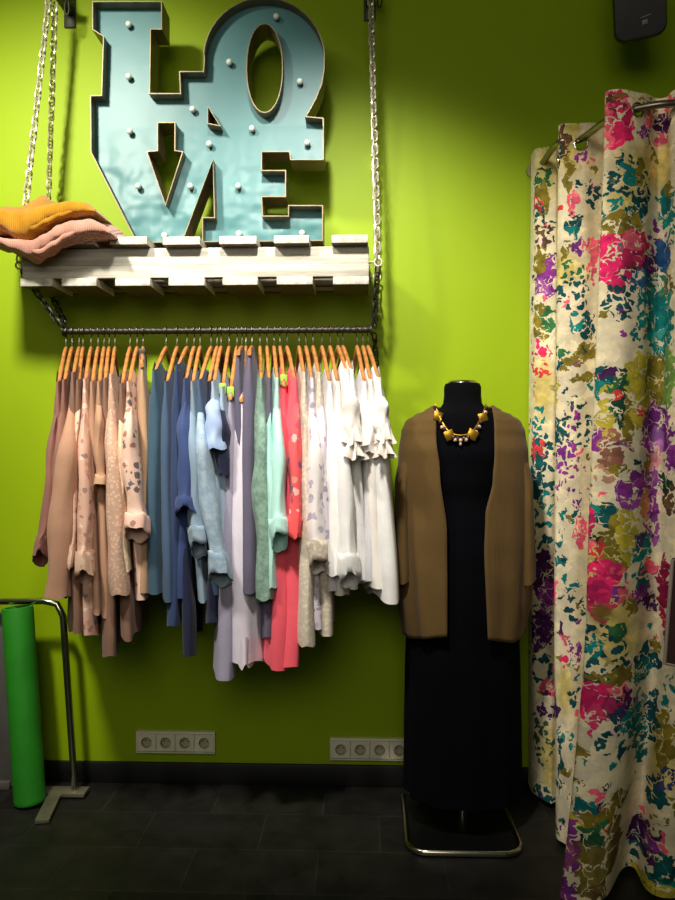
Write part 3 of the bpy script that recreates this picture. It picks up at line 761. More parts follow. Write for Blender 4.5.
for sd in (-1, 1):
    b = MB(); rows = []
    for j in range(31):
        v = j / 30; z = lerp(1.335, .835, v)
        cx = sd * lerp(.165, .206, sstep(0, .4, v)); rx = lerp(.03, .027, v) * (1 + .1 * math.sin(9 * v)); ry = lerp(.06, .085, sstep(0, .5, v))
        rows.append([Vector((mx + cx + rx * math.cos(2 * PI * k / 24) * (1 + .1 * math.sin(6 * PI * k / 24 + 3 * v)), MY - .03 * v + ry * math.sin(2 * PI * k / 24), z + .012 * math.sin(2 * PI * k / 24 + 1) * v)) for k in range(24)])
    b.grid(rows, True); build_at(b, 'sleeve', M['olive'], car, angle=80)

# necklace
nk = empty('necklace', (mx, MY - .1, 1.3)); tag(nk, 'chunky gold and bead statement necklace around the neck of the dress form', 'necklace')
def nkp(t):     # t -1..1 along the U
    px = 460.5 + 25.5 * math.copysign(abs(t) ** .8, t); py = 437 - 31 * abs(t) ** 2.1
    y = 2.60 - (.112 - .05 * abs(t) ** 2) - .018
    return P(px, py, y)
b = MB(); b.tube([nkp(-1 + 2 * k / 40) + Vector((0, 0, .006)) for k in range(41)], .0024, 6); build_at(b, 'necklace_chain', M['gold'], nk)
for t, s, r_ in ((-.86, .0145, .25), (.84, .0145, -.3), (-.36, .016, -.4), (.38, .0165, .45)):
    p = nkp(t) + Vector((0, -.004, -.006)); b = MB()
    b.box((-s, -.003, -s), (s, .003, s), .002, Matrix.Translation(p) @ Matrix.Rotation(r_, 4, 'Y')); build_at(b, 'gold_plate', M['gold'], nk)
for i, t in enumerate((-1, -.95, -.74, -.66, -.58, -.5, -.2, -.14, -.07, 0, .07, .14, .22, .53, .6, .67, .74, .95, 1)):
    p = nkp(t) + Vector((0, -.004, -.005 - .006 * (i % 2))); b = MB(); b.sphere(p, .0072, 10, 7); build_at(b, 'bead', M['bead'] if i % 2 else M['dark_bead'], nk)
b = MB(); b.sphere(nkp(.0) + Vector((0, -.003, -.022)), .005, 10, 7, (1, 1, 1.5)); build_at(b, 'bead', M['bead'], nk)

# ------------------------------------------------------------------ power outlets
def outlet(px, py, label):
    p = P(px, py, WALL_Y); s = .0735; r = empty('power_outlet', (p.x, WALL_Y, p.z)); tag(r, label, 'outlet', 'four-gang power outlets low on the green wall')
    hw = 2 * s + .004; hh = .041; d = .02
    b = MB(); y0_, y1_ = -d, -.0005; rows = []
    for (w, h, y) in ((hw, hh, y1_), (hw, hh, y0_ + .002), (hw - .003, hh - .003, y0_), (hw - .006, hh - .006, y0_), (hw - .006, hh - .006, y1_)):
        rows.append([(-w, y, -h), (w, y, -h), (w, y, h), (-w, y, h)])
    b.grid(rows, True); b.build('frame', M['white_plastic'], r)
    for k in range(4):
        cx = (k - 1.5) * s; n = 32; q = .0335; b = MB(); R = .0205
        def sq(a):
            c, s_ = math.cos(a), math.sin(a); m = max(abs(c), abs(s_)); return c / m, s_ / m
        an = [2 * PI * i / n + PI / n * 0 for i in range(n)]
        rows = [[(cx + sq(a)[0] * (q + .003), -d + .004, sq(a)[1] * q) for a in an], [(cx + sq(a)[0] * q, -d - .001, sq(a)[1] * (q - .002)) for a in an],
                [(cx + R * math.cos(a), -d - .001, R * math.sin(a)) for a in an]]
        b.grid(rows, True); so_ = b.build('socket', M['white_plastic'], r)
        b = MB(); b.grid([[(cx + R * math.cos(a), -d - .001, R * math.sin(a)) for a in an], [(cx + R * .97 * math.cos(a), -.0015, R * .97 * math.sin(a)) for a in an], [(cx + .001 * math.cos(a), -.0015, .001 * math.sin(a)) for a in an]], True)
        b.build('socket_well', M['well'], so_)
        b = MB()
        for e in (-.0095, .0095):
            b.tube([Vector((cx + e, -.0025, 0)), Vector((cx + e, -.0015, 0))], .0025, 10)
        b.build('pin_hole', M['pin'], so_)
    return r
outlet(176.5, 741, 'cream four-gang power outlet low on the wall under the blue garments')
outlet(370, 748, 'cream four-gang power outlet low on the wall partly hidden by the black dress')

# ------------------------------------------------------------------ garment rack bottom left
RY_ = 2.735
rk = empty('garment_rack', (P(70, 800, RY_).x, RY_, 0)); tag(rk, 'low chrome tube garment rack with bent corner beside the green roll', 'rack')
top = P(-60, 602, RY_); c1 = P(44, 601, RY_); c2 = P(57, 604, RY_); c3 = P(63, 616, RY_); bt = P(75, 797, RY_); bt.z = .02
path = [top.lerp(c1, k / 6) for k in range(7)] + [c2, c3] + [c3.lerp(bt, (k + 1) / 8) for k in range(8)]
b = MB(); b.tube(path, .0125, 12); build_at(b, 'bent_tube', M['chrome'], rk)
b = MB(); xa = P(40, 800, RY_).x; xb = P(87, 798, RY_).x
b.box((xa, RY_ - .03, .006), (xb, RY_ + .03, .022), .003); build_at(b, 'base_bar', M['rack_steel'], rk)
b = MB(); A = P(56, 805, RY_); B = P(42, 830, 2.52); d = Vector((B.x - A.x, B.y - A.y, 0)); L = d.length; an = math.atan2(d.y, d.x)
b.box((-.01, -.024, .0), (L, .024, .016), .003, Matrix.Translation((A.x, A.y, .002)) @ Matrix.Rotation(an, 4, 'Z')); build_at(b, 'foot_bar', M['rack_steel'], rk)

# green roll
rb = P(30, 799, 2.665); rb.z = 0.008; rt = P(17.5, 607, 2.70)
roll = empty('vinyl_roll', (rb.x, rb.y, 0)); tag(roll, 'bright green roll of sheeting standing upright against the low chrome rack', 'roll')
ax = (rt - rb).normalized(); e1 = Vector((1, 0, 0)); e1 = (e1 - ax * e1.dot(ax)).normalized(); e2 = ax.cross(e1)
def rc(c, r, n=40, spiral=0): return [c + (e1 * math.cos(2 * PI * k / n) + e2 * math.sin(2 * PI * k / n)) * r for k in range(n)]
R0 = .0545
b = MB(); b.grid([rc(rb, .036), rc(rb, R0 - .002), rc(rb + ax * .003, R0)] + [rc(rb.lerp(rt, t), R0) for t in (.02, .25, .5, .75, .985)] + [rc(rt, R0 - .001), rc(rt, R0 - .012), rc(rt - ax * .12, R0 - .013)], True)
build_at(b, 'rolled_sheet', M['green_roll'], roll)
b = MB(); b.grid([rc(rt - ax * .02, R0 - .0135), rc(rt - ax * .5, R0 - .0135), rc(rt - ax * .5, .001)], True); build_at(b, 'core', M['roll_core'], roll)
# dark board at the left edge
bd = empty('board', (P(-10, 800, 2.79).x, 2.79, 0)); tag(bd, 'dark grey board standing behind the green roll at the left edge', 'board')
b = MB(); xb = P(13, 700, 2.79).x; b.box((xb - .30, 2.785, .006), (xb, 2.805, .66), .003); build_at(b, 'panel', M['grey_board'], bd)
b = MB(); b.box((xb - .30, 2.770, 0.0), (xb - .005, 2.82, .03), .003); build_at(b, 'base_strip', M['grey_board'], bd)

# ------------------------------------------------------------------ loudspeaker
spc = P(637, -8, 2.60)
sp = empty('loudspeaker', spc, 0); tag(sp, 'black loudspeaker mounted high on the wall above the flowered curtain', 'speaker')
b = MB(); W, Hh, D = .084, .30, .085
rows = []
def rrect(w, h, y, r=.035, n=8):
    out = []
    for (cx, cz, a0) in ((w - r, h - r, 0), (-w + r, h - r, 90), (-w + r, -h + r, 180), (w - r, -h + r, 270)):
        for k in range(n + 1):
            a = math.radians(a0 + 90 * k / n); out.append((cx + r * math.cos(a), y, cz + r * math.sin(a)))
    return out
rows = [rrect(W * .75, Hh * .46, D), rrect(W * .9, Hh * .49, D * .6), rrect(W, Hh * .5, -D + .02), rrect(W * .985, Hh * .495, -D + .006), rrect(W * .96, Hh * .485, -D), rrect(W * .9, Hh * .47, -D + .002)]
b.grid(rows, True); m_ = len(rows[0]); b.add(rows[0], [tuple(range(m_))]); b.add(rows[-1], [tuple(range(m_))])
cab = b.build('cabinet', M['black_plastic'], sp, doubles=True, angle=50)
b = MB(); b.grid([rrect(W * .96, Hh * .485, -D - .0005), rrect(W * .94, Hh * .48, -D - .004), rrect(.03, .04, -D - .005, .02)], True); b.add(rrect(.03, .04, -D - .005, .02), [tuple(range(m_))])
b.build('grille', M['black_plastic'], sp, doubles=True)
b = MB(); b.box((-.016, -D - .008, -Hh * .5 + .062), (.018, -D - .004, -Hh * .5 + .066), .0005, Matrix.Rotation(-.18, 4, 'Y')); b.box((-.006, -D - .008, -Hh * .5 + .040), (.012, -D - .004, -Hh * .5 + .055), .001, Matrix.Rotation(-.1, 4, 'Y'))
b.build('badge', M['grey_mark'], sp)
b = MB(); b.tube([Vector((0, D - .01, 0.03)), Vector((.0, D + .09, .06))], .02, 10)
b.build('mount', M['black_plastic'], sp)
sp.rotation_euler = (math.radians(24), math.radians(-4), math.radians(-16))

# ------------------------------------------------------------------ flowered curtain
top_px = [(531, 2.845), (536, 2.79), (545, 2.765), (555, 2.755), (559, 2.765), (566, 2.76), (566, 2.70), (559, 2.62), (560, 2.585), (570, 2.565), (585, 2.56), (598, 2.58), (612, 2.58), (618, 2.52), (611, 2.42), (605, 2.365), (612, 2.342), (628, 2.335), (645, 2.36), (655, 2.40), (666, 2.385), (672, 2.345), (685, 2.32), (703, 2.33), (715, 2.37), (730, 2.36), (745, 2.33)]
mid_px = [(528, 2.845), (532, 2.78), (540, 2.76), (550, 2.74), (556, 2.75), (566, 2.75), (566, 2.68), (556, 2.60), (555, 2.56), (563, 2.545), (576, 2.54), (590, 2.56), (602, 2.55), (604, 2.48), (594, 2.38), (586, 2.315), (596, 2.285), (618, 2.27), (638, 2.30), (652, 2.36), (660, 2.35), (668, 2.31), (680, 2.28), (698, 2.30), (712, 2.34), (727, 2.33), (742, 2.30)]
bot_px = [(529, 2.845), (533, 2.77), (540, 2.73), (550, 2.69), (556, 2.70), (566, 2.70), (566, 2.62), (557, 2.52), (556, 2.45), (562, 2.42), (572, 2.40), (580, 2.44), (584, 2.40), (578, 2.30), (568, 2.20), (561, 2.13), (572, 2.105), (592, 2.10), (608, 2.14), (622, 2.27), (634, 2.28), (646, 2.17), (664, 2.135), (688, 2.15), (702, 2.2), (720, 2.19), (738, 2.16)]
ZTOP, ZBOT = 2.372, 0.022
NU, NV = 460, 300
def plan(tab):
    pts = []
    for px, Y in tab:
        p = P(px, 450, Y); pts.append((p.x, p.y, 0))
    return catmull(pts, NU)
cT, cM, cB = plan(top_px), plan(mid_px), plan(bot_px)
ulen = [0.0]
for a, c in zip(cT, cT[1:]): ulen.append(ulen[-1] + (c - a).length)
verts = []; uvs = []
for j in range(NV + 1):
    v = j / NV; z = lerp(ZTOP, ZBOT, v)
    for i in range(NU):
        # quadratic blend through the three plans (top, 0.68 m up, floor)
        t = v
        if t < .66:
            k = sstep(0, 1, t / .66) * .6 + (t / .66) * .4; p = cT[i].lerp(cM[i], k)
        else:
            k = (t - .66) / .34; k = k ** 1.5; p = cM[i].lerp(cB[i], k)
        q = Vector((p.x, p.y, z)); d = .006 * sstep(.03, .2, v)
        nn = noise.noise_vector(Vector((ulen[i] * 5, z * 1.3, 3.1))) * d + noise.noise_vector(Vector((ulen[i] * 22, z * 2.2, 7.7))) * d * .35
        q += Vector((nn.x, nn.y, 0)); q.y = min(q.y, WALL_Y - .006)
        q.z += .004 * math.sin(ulen[i] * 40) * (1 - v)
        verts.append(q); uvs.append((ulen[i], z))
pr = [proj(v) for v in verts]
def uv_at(px, py):
    best = None
    for k, (x, y, d) in enumerate(pr):
        e = abs(x - px) + abs(y - py)
        if e < 6:
            sc_ = d + e * .012
            if best is None or sc_ < best[0]: best = (sc_, k)
    if best is None:
        k = min(range(len(pr)), key=lambda q: (pr[q][0] - px) ** 2 + (pr[q][1] - py) ** 2)
    else: k = best[1]
    return uvs[k], verts[k].y, k
eyes = [(556.5, 163), (581, 143), (638, 109), (668, 112)]
eye_idx = []
for ex_, ey_ in eyes[:3]:
    (u, v), Y, k = uv_at(ex_, ey_); eye_idx.append((k, u, v))
faces = []
for j in range(NV):
    for i in range(NU - 1):
        a = j * NU + i; u, v = uvs[a]
        if any((u - eu) ** 2 + (v - ev) ** 2 < .0195 ** 2 for _, eu, ev in eye_idx): continue
        faces.append((a, a + 1, a + NU + 1, a + NU))

TEAL = (14, 120, 118); DTEAL = (12, 74, 80); MAG = (212, 36, 100); PINK = (232, 96, 120); PUR = (128, 48, 138); DPUR = (76, 30, 88); OLI = (124, 112, 36); YEL = (178, 166, 50); KHA = (200, 182, 100); GRN = (44, 104, 62); DGR = (28, 66, 48); BRN = (88, 66, 46); RED = (206, 60, 60); BLU = (40, 90, 140)
FE = [ # px, py, rx, ry, colour, style (0 wash, 1 solid brush, 2 flecks)
 (640, 168, 24, 22, KHA, 0), (625, 200, 16, 12, KHA, 0), (570, 150, 10, 24, KHA, 0), (545, 170, 9, 30, KHA, 0), (560, 270, 20, 16, KHA, 0), (665, 170, 10, 30, KHA, 0), (620, 640, 22, 26, KHA, 0), (615, 610, 20, 20, KHA, 0), (543, 390, 10, 30, KHA, 0), (565, 690, 9, 22, KHA, 0), (548, 760, 8, 30, KHA, 0), (660, 760, 14, 30, KHA, 0), (600, 570, 12, 40, KHA, 0),
 (619, 120, 13, 24, MAG, 1), (607, 118, 5, 24, PINK, 1), (644, 130, 5, 7, PUR, 1), (664, 124, 9, 9, DPUR, 1), (650, 120, 8, 8, PINK, 2), (660, 140, 8, 5, PINK, 1), (640, 104, 22, 6, OLI, 2), (612, 102, 10, 5, BRN, 2), (668, 104, 8, 8, PINK, 1),
 (563, 140, 6, 14, BRN, 1), (574, 128, 7, 4, YEL, 0), (555, 150, 4, 6, DTEAL, 1), (541, 172, 5, 6, DGR, 2), (544, 186, 10, 13, GRN, 2), (541, 200, 8, 14, OLI, 1), (537, 215, 5, 12, DTEAL, 2), (552, 214, 4, 5, RED, 1), (552, 226, 4, 5, PUR, 1), (543, 240, 8, 14, BRN, 2), (537, 204, 4, 5, RED, 1),
 (572, 202, 5, 9, PINK, 1), (582, 158, 5, 7, PUR, 2), (590, 164, 5, 5, PINK, 2), (568, 172, 3, 18, OLI, 1), (585, 186, 14, 4, DTEAL, 2), (592, 198, 7, 8, DTEAL, 2), (574, 222, 7, 10, DTEAL, 1), (573, 232, 4, 4, TEAL, 1), (578, 246, 6, 6, PUR, 1), (590, 243, 8, 4, PINK, 1), (595, 236, 4, 5, DPUR, 1), (566, 250, 4, 8, OLI, 1),
 (626, 188, 24, 26, DTEAL, 2), (632, 176, 10, 8, TEAL, 1), (612, 208, 10, 14, TEAL, 2), (640, 208, 9, 10, DTEAL, 1), (624, 222, 20, 8, OLI, 1), (666, 206, 11, 20, TEAL, 1), (668, 190, 6, 8, OLI, 1), (652, 150, 6, 10, OLI, 2), (640, 170, 4, 12, OLI, 1),
 (616, 258, 16, 26, MAG, 1), (636, 250, 16, 16, (176, 36, 84), 1), (632, 240, 10, 8, PINK, 1), (655, 240, 8, 12, PUR, 2), (650, 262, 10, 10, DPUR, 1), (665, 256, 9, 14, BLU, 1), (668, 235, 6, 10, TEAL, 2),
 (545, 276, 10, 17, PUR, 1), (541, 288, 6, 7, (150, 80, 160), 1), (572, 280, 12, 14, GRN, 2), (570, 292, 14, 12, DTEAL, 2), (538, 262, 7, 8, OLI, 1), (582, 316, 11, 9, DTEAL, 2), (588, 330, 9, 7, DTEAL, 1), (577, 322, 6, 10, TEAL, 2), (592, 262, 4, 22, PINK, 1),
 (640, 290, 16, 20, DTEAL, 2), (655, 300, 20, 20, TEAL, 1), (660, 325, 16, 26, TEAL, 1), (645, 330, 12, 16, TEAL, 2), (622, 300, 12, 14, DTEAL, 2), (664, 340, 12, 12, (60, 160, 150), 2), (640, 280, 10, 10, BLU, 1), (668, 285, 7, 12, OLI, 2),
 (540, 322, 8, 18, OLI, 1), (548, 320, 5, 12, GRN, 1), (539, 358, 9, 12, MAG, 2), (540, 366, 8, 12, RED, 2), (553, 362, 5, 8, DTEAL, 2), (560, 352, 7, 6, GRN, 2), (585, 352, 10, 9, OLI, 1), (572, 362, 10, 3, OLI, 1), (582, 379, 12, 4, OLI, 1), (555, 392, 3, 16, YEL, 1),
 (618, 374, 20, 8, DGR, 1), (630, 386, 18, 10, GRN, 1), (610, 400, 8, 20, GRN, 1), (622, 404, 5, 22, DGR, 1), (645, 372, 20, 14, YEL, 1), (640, 400, 14, 24, YEL, 1), (658, 380, 16, 20, OLI, 1), (628, 420, 4, 22, OLI, 1), (603, 410, 5, 26, YEL, 1), (668, 376, 8, 26, (110, 150, 70), 1), (616, 396, 4.5, 5, RED, 1), (640, 410, 5, 6, RED, 1), (603, 374, 5, 8, DTEAL, 1), (611, 372, 5, 5, DPUR, 1), (600, 388, 4, 8, TEAL, 1),
 (655, 415, 12, 10, PUR, 1), (648, 432, 9, 14, PUR, 1), (664, 428, 10, 16, PUR, 1), (658, 440, 8, 10, (170, 110, 180), 1), (672, 458, 7, 14, PUR, 1), (655, 458, 8, 10, (214, 140, 150), 1), (594, 438, 4, 10, PUR, 1), (612, 450, 10, 16, (150, 100, 80), 1), (625, 444, 7, 6, (130, 70, 110), 1), (605, 468, 6, 10, (190, 140, 110), 2), (620, 470, 8, 4, OLI, 1), (648, 466, 4, 10, OLI, 1),
 (626, 490, 11, 10, PUR, 1), (638, 478, 8, 10, PUR, 1), (646, 492, 11, 10, PUR, 1), (634, 500, 12, 7, (150, 70, 160), 1), (652, 478, 8, 6, (140, 70, 150), 1), (650, 512, 8, 16, PUR, 1), (655, 530, 6, 12, (150, 80, 150), 1), (645, 505, 5, 14, (190, 130, 90), 1), (635, 490, 3, 2, (240, 230, 200), 1), (665, 482, 8, 8, DGR, 1), (670, 500, 8, 12, BRN, 1),
 (575, 415, 9, 14, DTEAL, 2), (570, 432, 13, 12, DTEAL, 2), (582, 430, 8, 14, DTEAL, 2), (573, 425, 4, 14, PUR, 2), (555, 432, 8, 12, DTEAL, 1), (538, 425, 6, 14, TEAL, 2), (570, 462, 5, 18, PUR, 2), (573, 484, 4, 18, PUR, 2), (561, 470, 4, 24, PUR, 2), (581, 464, 3, 12, (130, 60, 110), 2), (576, 498, 4, 6, PUR, 2), (585, 476, 2, 12, OLI, 2),
 (536, 470, 7, 26, DTEAL, 1), (546, 480, 8, 34, DTEAL, 2), (536, 448, 7, 8, RED, 2), (545, 510, 8, 14, TEAL, 2), (566, 520, 5, 8, TEAL, 2), (577, 512, 4, 5, DTEAL, 1), (581, 532, 6, 14, PINK, 1), (590, 512, 3, 8, MAG, 1), (588, 540, 3, 10, PINK, 1), (590, 520, 4, 14, MAG, 1), (597, 520, 4, 16, TEAL, 1), (604, 540, 8, 30, DGR, 1), (610, 520, 10, 10, DTEAL, 1), (620, 546, 12, 26, OLI, 1), (628, 536, 10, 24, YEL, 1), (643, 550, 9, 20, TEAL, 1), (640, 540, 6, 8, (60, 60, 110), 1), (597, 550, 5, 8, RED, 1), (540, 545, 7, 18, DTEAL, 2), (558, 548, 6, 14, TEAL, 2),
 (597, 588, 9, 26, MAG, 1), (608, 575, 8, 12, MAG, 1), (618, 582, 10, 10, PINK, 2), (650, 568, 9, 7, PINK, 1), (612, 590, 9, 12, MAG, 2), (618, 597, 6, 5, PUR, 1), (628, 598, 8, 6, PINK, 1), (642, 592, 8, 8, PUR, 1), (650, 600, 8, 8, DPUR, 1), (642, 578, 8, 8, TEAL, 2), (602, 612, 8, 8, OLI, 0), (632, 608, 8, 7, OLI, 1), (664, 590, 7, 30, (150, 24, 70), 1), (670, 630, 6, 20, (120, 30, 60), 1),
 (543, 578, 10, 22, DPUR, 1), (548, 600, 9, 14, PUR, 1), (540, 630, 11, 16, DPUR, 1), (553, 590, 4, 8, PINK, 1), (569, 604, 9, 10, DTEAL, 2), (576, 612, 8, 10, DTEAL, 2), (572, 580, 8, 8, TEAL, 2), (563, 640, 7, 4, PINK, 2), (576, 652, 7, 9, PUR, 1), (568, 660, 7, 6, MAG, 2), (560, 630, 3, 6, DPUR, 1),
 (600, 640, 14, 14, DTEAL, 2), (606, 660, 18, 16, DTEAL, 2), (594, 650, 7, 10, TEAL, 1), (620, 632, 8, 8, GRN, 1), (648, 656, 14, 12, DTEAL, 1), (642, 670, 9, 9, TEAL, 1), (655, 645, 6, 8, OLI, 1), (625, 676, 14, 6, OLI, 1), (606, 682, 16, 6, OLI, 1), (595, 684, 8, 4, BRN, 1),
 (592, 702, 10, 18, MAG, 1), (604, 700, 12, 14, MAG, 1), (594, 722, 5, 12, (220, 60, 110), 1), (618, 692, 8, 6, PINK, 1), (612, 712, 8, 10, (160, 40, 90), 1), (626, 704, 7, 10, DPUR, 1), (620, 718, 9, 9, (60, 50, 100), 1), (634, 716, 10, 12, TEAL, 1), (614, 728, 10, 12, DTEAL, 2), (628, 732, 12, 14, TEAL, 2), (642, 738, 8, 18, TEAL, 1), (640, 700, 8, 8, (90, 130, 130), 2), (652, 715, 7, 22, DTEAL, 1), (622, 752, 3, 6, DTEAL, 1), (606, 745, 5, 6, DTEAL, 2),
 (540, 670, 10, 14, DTEAL, 2), (548, 690, 6, 8, PINK, 1), (545, 712, 8, 16, DPUR, 2), (552, 706, 4, 12, DPUR, 1), (541, 745, 9, 22, (60, 90, 70), 2), (568, 738, 7, 8, TEAL, 2), (572, 700, 5, 6, DTEAL, 2), (571, 752, 7, 8, OLI, 1), (566, 772, 8, 4, OLI, 1), (574, 782, 6, 4, OLI, 1), (560, 762, 2, 30, DTEAL, 1),
 (543, 800, 9, 10, DTEAL, 2), (550, 818, 12, 9, TEAL, 2), (560, 828, 6, 6, DPUR, 2), (598, 793, 3.5, 4, PINK, 1), (605, 795, 1.5, 6, DTEAL, 1), (578, 802, 6, 7, TEAL, 2), (592, 808, 12, 8, TEAL, 1), (606, 806, 8, 5, DPUR, 1), (618, 800, 12, 8, OLI, 1), (580, 824, 6, 8, YEL, 1), (600, 818, 16, 6, OLI, 1), (610, 827, 4, 4, RED, 1), (592, 835, 10, 6, GRN, 1), (588, 846, 8, 6, DGR, 1), (600, 842, 7, 14, GRN, 2), (612, 845, 10, 22, (110, 96, 50), 1), (600, 870, 12, 22, (130, 118, 56), 1), (568, 836, 5, 12, PUR, 1), (571, 856, 8, 12, (130, 66, 110), 1), (568, 876, 8, 12, PUR, 2), (583, 866, 4, 16, OLI, 1), (566, 896, 6, 8, PUR, 1), (596, 892, 12, 8, (110, 90, 50), 1),
 (643, 836, 14, 14, DPUR, 1), (652, 846, 8, 6, PUR, 1), (664, 846, 4, 8, PINK, 1), (648, 866, 18, 14, TEAL, 2), (640, 876, 12, 10, DTEAL, 2), (664, 868, 8, 10, DTEAL, 1), (655, 893, 20, 6, YEL, 1), (660, 806, 10, 14, OLI, 2), (655, 790, 10, 12, DTEAL, 1), (666, 780, 6, 10, (50, 60, 110), 1), (664, 740, 8, 24, OLI, 1), (668, 695, 5, 14, TEAL, 2),
]
def lumi(nt, c):
    n = nt.nodes.new('ShaderNodeRGBToBW'); nt.links.new(c, n.inputs[0]); return n.outputs[0]
def curtain_mat(feats):
    m, nt, bs = newmat('flower_printed_cotton')
    uv = N(nt, 'ShaderNodeUVMap'); uv.uv_map = 'cloth'
    UV = uv.outputs[0]
    w1 = noise_(nt, UV, 30, 2, .5); w2 = noise_(nt, UV, 130, 2, .5)
    def warp(n, amp, src):
        s = N(nt, 'ShaderNodeVectorMath', operation='SUBTRACT'); nt.links.new(n.outputs['Color'], s.inputs[0]); s.inputs[1].default_value = (.5, .5, .5)
        a = N(nt, 'ShaderNodeVectorMath', operation='MULTIPLY_ADD'); nt.links.new(s.outputs[0], a.inputs[0]); a.inputs[1].default_value = (amp, amp, 0); nt.links.new(src, a.inputs[2]); return a.outputs[0]
    W = warp(w2, .009, warp(w1, .075, UV))
    vo = N(nt, 'ShaderNodeTexVoronoi'); vo.inputs['Scale'].default_value = 52; nt.links.new(warp(w2, .006, warp(w1, .05, UV)), vo.inputs['Vector'])
    fleck = math_(nt, 'LESS_THAN', vo.outputs['Distance'], .50)
    sepv = N(nt, 'ShaderNodeSeparateColor'); nt.links.new(vo.outputs['Color'], sepv.inputs[0])
    fleck = math_(nt, 'MULTIPLY', fleck, math_(nt, 'GREATER_THAN', sepv.outputs[0], .12))
    st = N(nt, 'ShaderNodeTexVoronoi'); st.inputs['Scale'].default_value = 40; nt.links.new(W, st.inputs['Vector'])
    brush = math_(nt, 'GREATER_THAN', st.outputs['Distance'], .15)   # small unprinted specks inside the strokes
    pe_ = N(nt, 'ShaderNodeTexVoronoi', feature='DISTANCE_TO_EDGE'); pe_.inputs['Scale'].default_value = 22; nt.links.new(W, pe_.inputs['Vector'])
    vein = math_(nt, 'MULTIPLY', math_(nt, 'SUBTRACT', noise_(nt, UV, 16, 2).outputs[0], .44), .32)
    brush = math_(nt, 'MULTIPLY', brush, math_(nt, 'GREATER_THAN', pe_.outputs['Distance'], vein))
    pc_ = N(nt, 'ShaderNodeTexVoronoi'); pc_.inputs['Scale'].default_value = 22; nt.links.new(W, pc_.inputs['Vector'])
    sepp = N(nt, 'ShaderNodeSeparateColor'); nt.links.new(pc_.outputs['Color'], sepp.inputs[0])
    petal = ramp(nt, sepp.outputs[0], [(0, (.6, .6, .68, 1)), (1, (1.45, 1.4, 1.3, 1))])
    vnew = ramp(nt, noise_(nt, UV, 7, 2).outputs[0], [(.3, lin((214, 202, 168))), (.7, lin((226, 215, 184)))])
    c = vnew
    # sparse background flecks, teal and olive
    vb = N(nt, 'ShaderNodeTexVoronoi'); vb.inputs['Scale'].default_value = 30; nt.links.new(W, vb.inputs['Vector'])
    sb = N(nt, 'ShaderNodeSeparateColor'); nt.links.new(vb.outputs['Color'], sb.inputs[0])
    bgc = ramp(nt, sb.outputs[1], [(0, lin(DTEAL)), (.35, lin(OLI)), (.55, lin(TEAL)), (.75, lin(PUR)), (.88, lin(PINK))], 'CONSTANT')
    bm_ = math_(nt, 'MULTIPLY', math_(nt, 'LESS_THAN', vb.outputs['Distance'], .33), math_(nt, 'GREATER_THAN', sb.outputs[0], .78))
    c = mixc(nt, bm_, c, bgc)
    for (u, v, ru, rv, col, sty) in feats:
        a = N(nt, 'ShaderNodeVectorMath', operation='MULTIPLY_ADD'); nt.links.new(UV if sty == 0 else W, a.inputs[0]); a.inputs[1].default_value = (1 / ru, 1 / rv, 0); a.inputs[2].default_value = (-u / ru, -v / rv, 0)
        l = N(nt, 'ShaderNodeVectorMath', operation='LENGTH'); nt.links.new(a.outputs[0], l.inputs[0])
        if sty == 0:
            mr = N(nt, 'ShaderNodeMapRange'); nt.links.new(l.outputs['Value'], mr.inputs[0]); mr.inputs[1].default_value = 1.25; mr.inputs[2].default_value = .5; mr.inputs[3].default_value = 0; mr.inputs[4].default_value = .9
            f = mr.outputs[0]
        else:
            f = math_(nt, 'LESS_THAN', l.outputs['Value'], 1.0 if sty == 1 else 1.12)
            f = math_(nt, 'MULTIPLY', f, fleck if sty == 2 else brush)
        c = mixc(nt, f, c, lin(col))
    k = ramp(nt, noise_(nt, UV, 26, 3, .6).outputs[0], [(.35, (.62, .62, .7, 1)), (.65, (1.35, 1.3, 1.2, 1))])
    ink = math_(nt, 'SUBTRACT', 1.0, lumi(nt, c))
    c = mixc(nt, ink, c, mixc(nt, 1.0, mixc(nt, 1.0, c, k, 'MULTIPLY'), petal, 'MULTIPLY'))
    nt.links.new(c, bs.inputs['Base Color'])
    bs.inputs['Roughness'].default_value = .85; bs.inputs['Specular IOR Level'].default_value = .2
    bump(nt, bs, noise_(nt, UV, 260, 2).outputs[0], .12, .002)
    return m
FU = []
for (px, py, rx, ry, col, sty) in FE:
    (u, v), Y, k = uv_at(px, py)
    FU.append((u, v, max(rx, 2) * Y / F * 1.2, max(ry, 2) * Y / F * 1.2, col, sty))
REG = []
def split(u0, u1, v0, v1, feats):
    ins = [f for f in feats if f[0] + f[2] * 1.35 + .04 > u0 and f[0] - f[2] * 1.35 - .04 < u1 and f[1] + f[3] * 1.35 + .04 > v0 and f[1] - f[3] * 1.35 - .04 < v1]
    if len(ins) <= 22 or max(u1 - u0, v1 - v0) < .05: REG.append((u0, u1, v0, v1, ins)); return
    if u1 - u0 > (v1 - v0): m = (u0 + u1) / 2; split(u0, m, v0, v1, ins); split(m, u1, v0, v1, ins)
    else: m = (v0 + v1) / 2; split(u0, u1, v0, m, ins); split(u0, u1, m, v1, ins)
split(-.01, ulen[-1] + .01, 0, 2.4, FU)
CUR_MATS = [curtain_mat(r[4]) for r in REG]
cen = Vector((P(620, 450, 2.4).x, 2.5, ZBOT))
cur = empty('curtain', cen); tag(cur, 'cream fitting room curtain printed with purple, pink and teal flowers', 'curtain')
me = bpy.data.meshes.new('curtain_cloth'); me.from_pydata([tuple(v - cen) for v in verts], [], faces); me.update()
ul = me.uv_layers.new(name='cloth')
for lp in me.loops: ul.data[lp.index].uv = uvs[lp.vertex_index]
for p in me.polygons: p.use_smooth = True
for m_ in CUR_MATS: me.materials.append(m_)
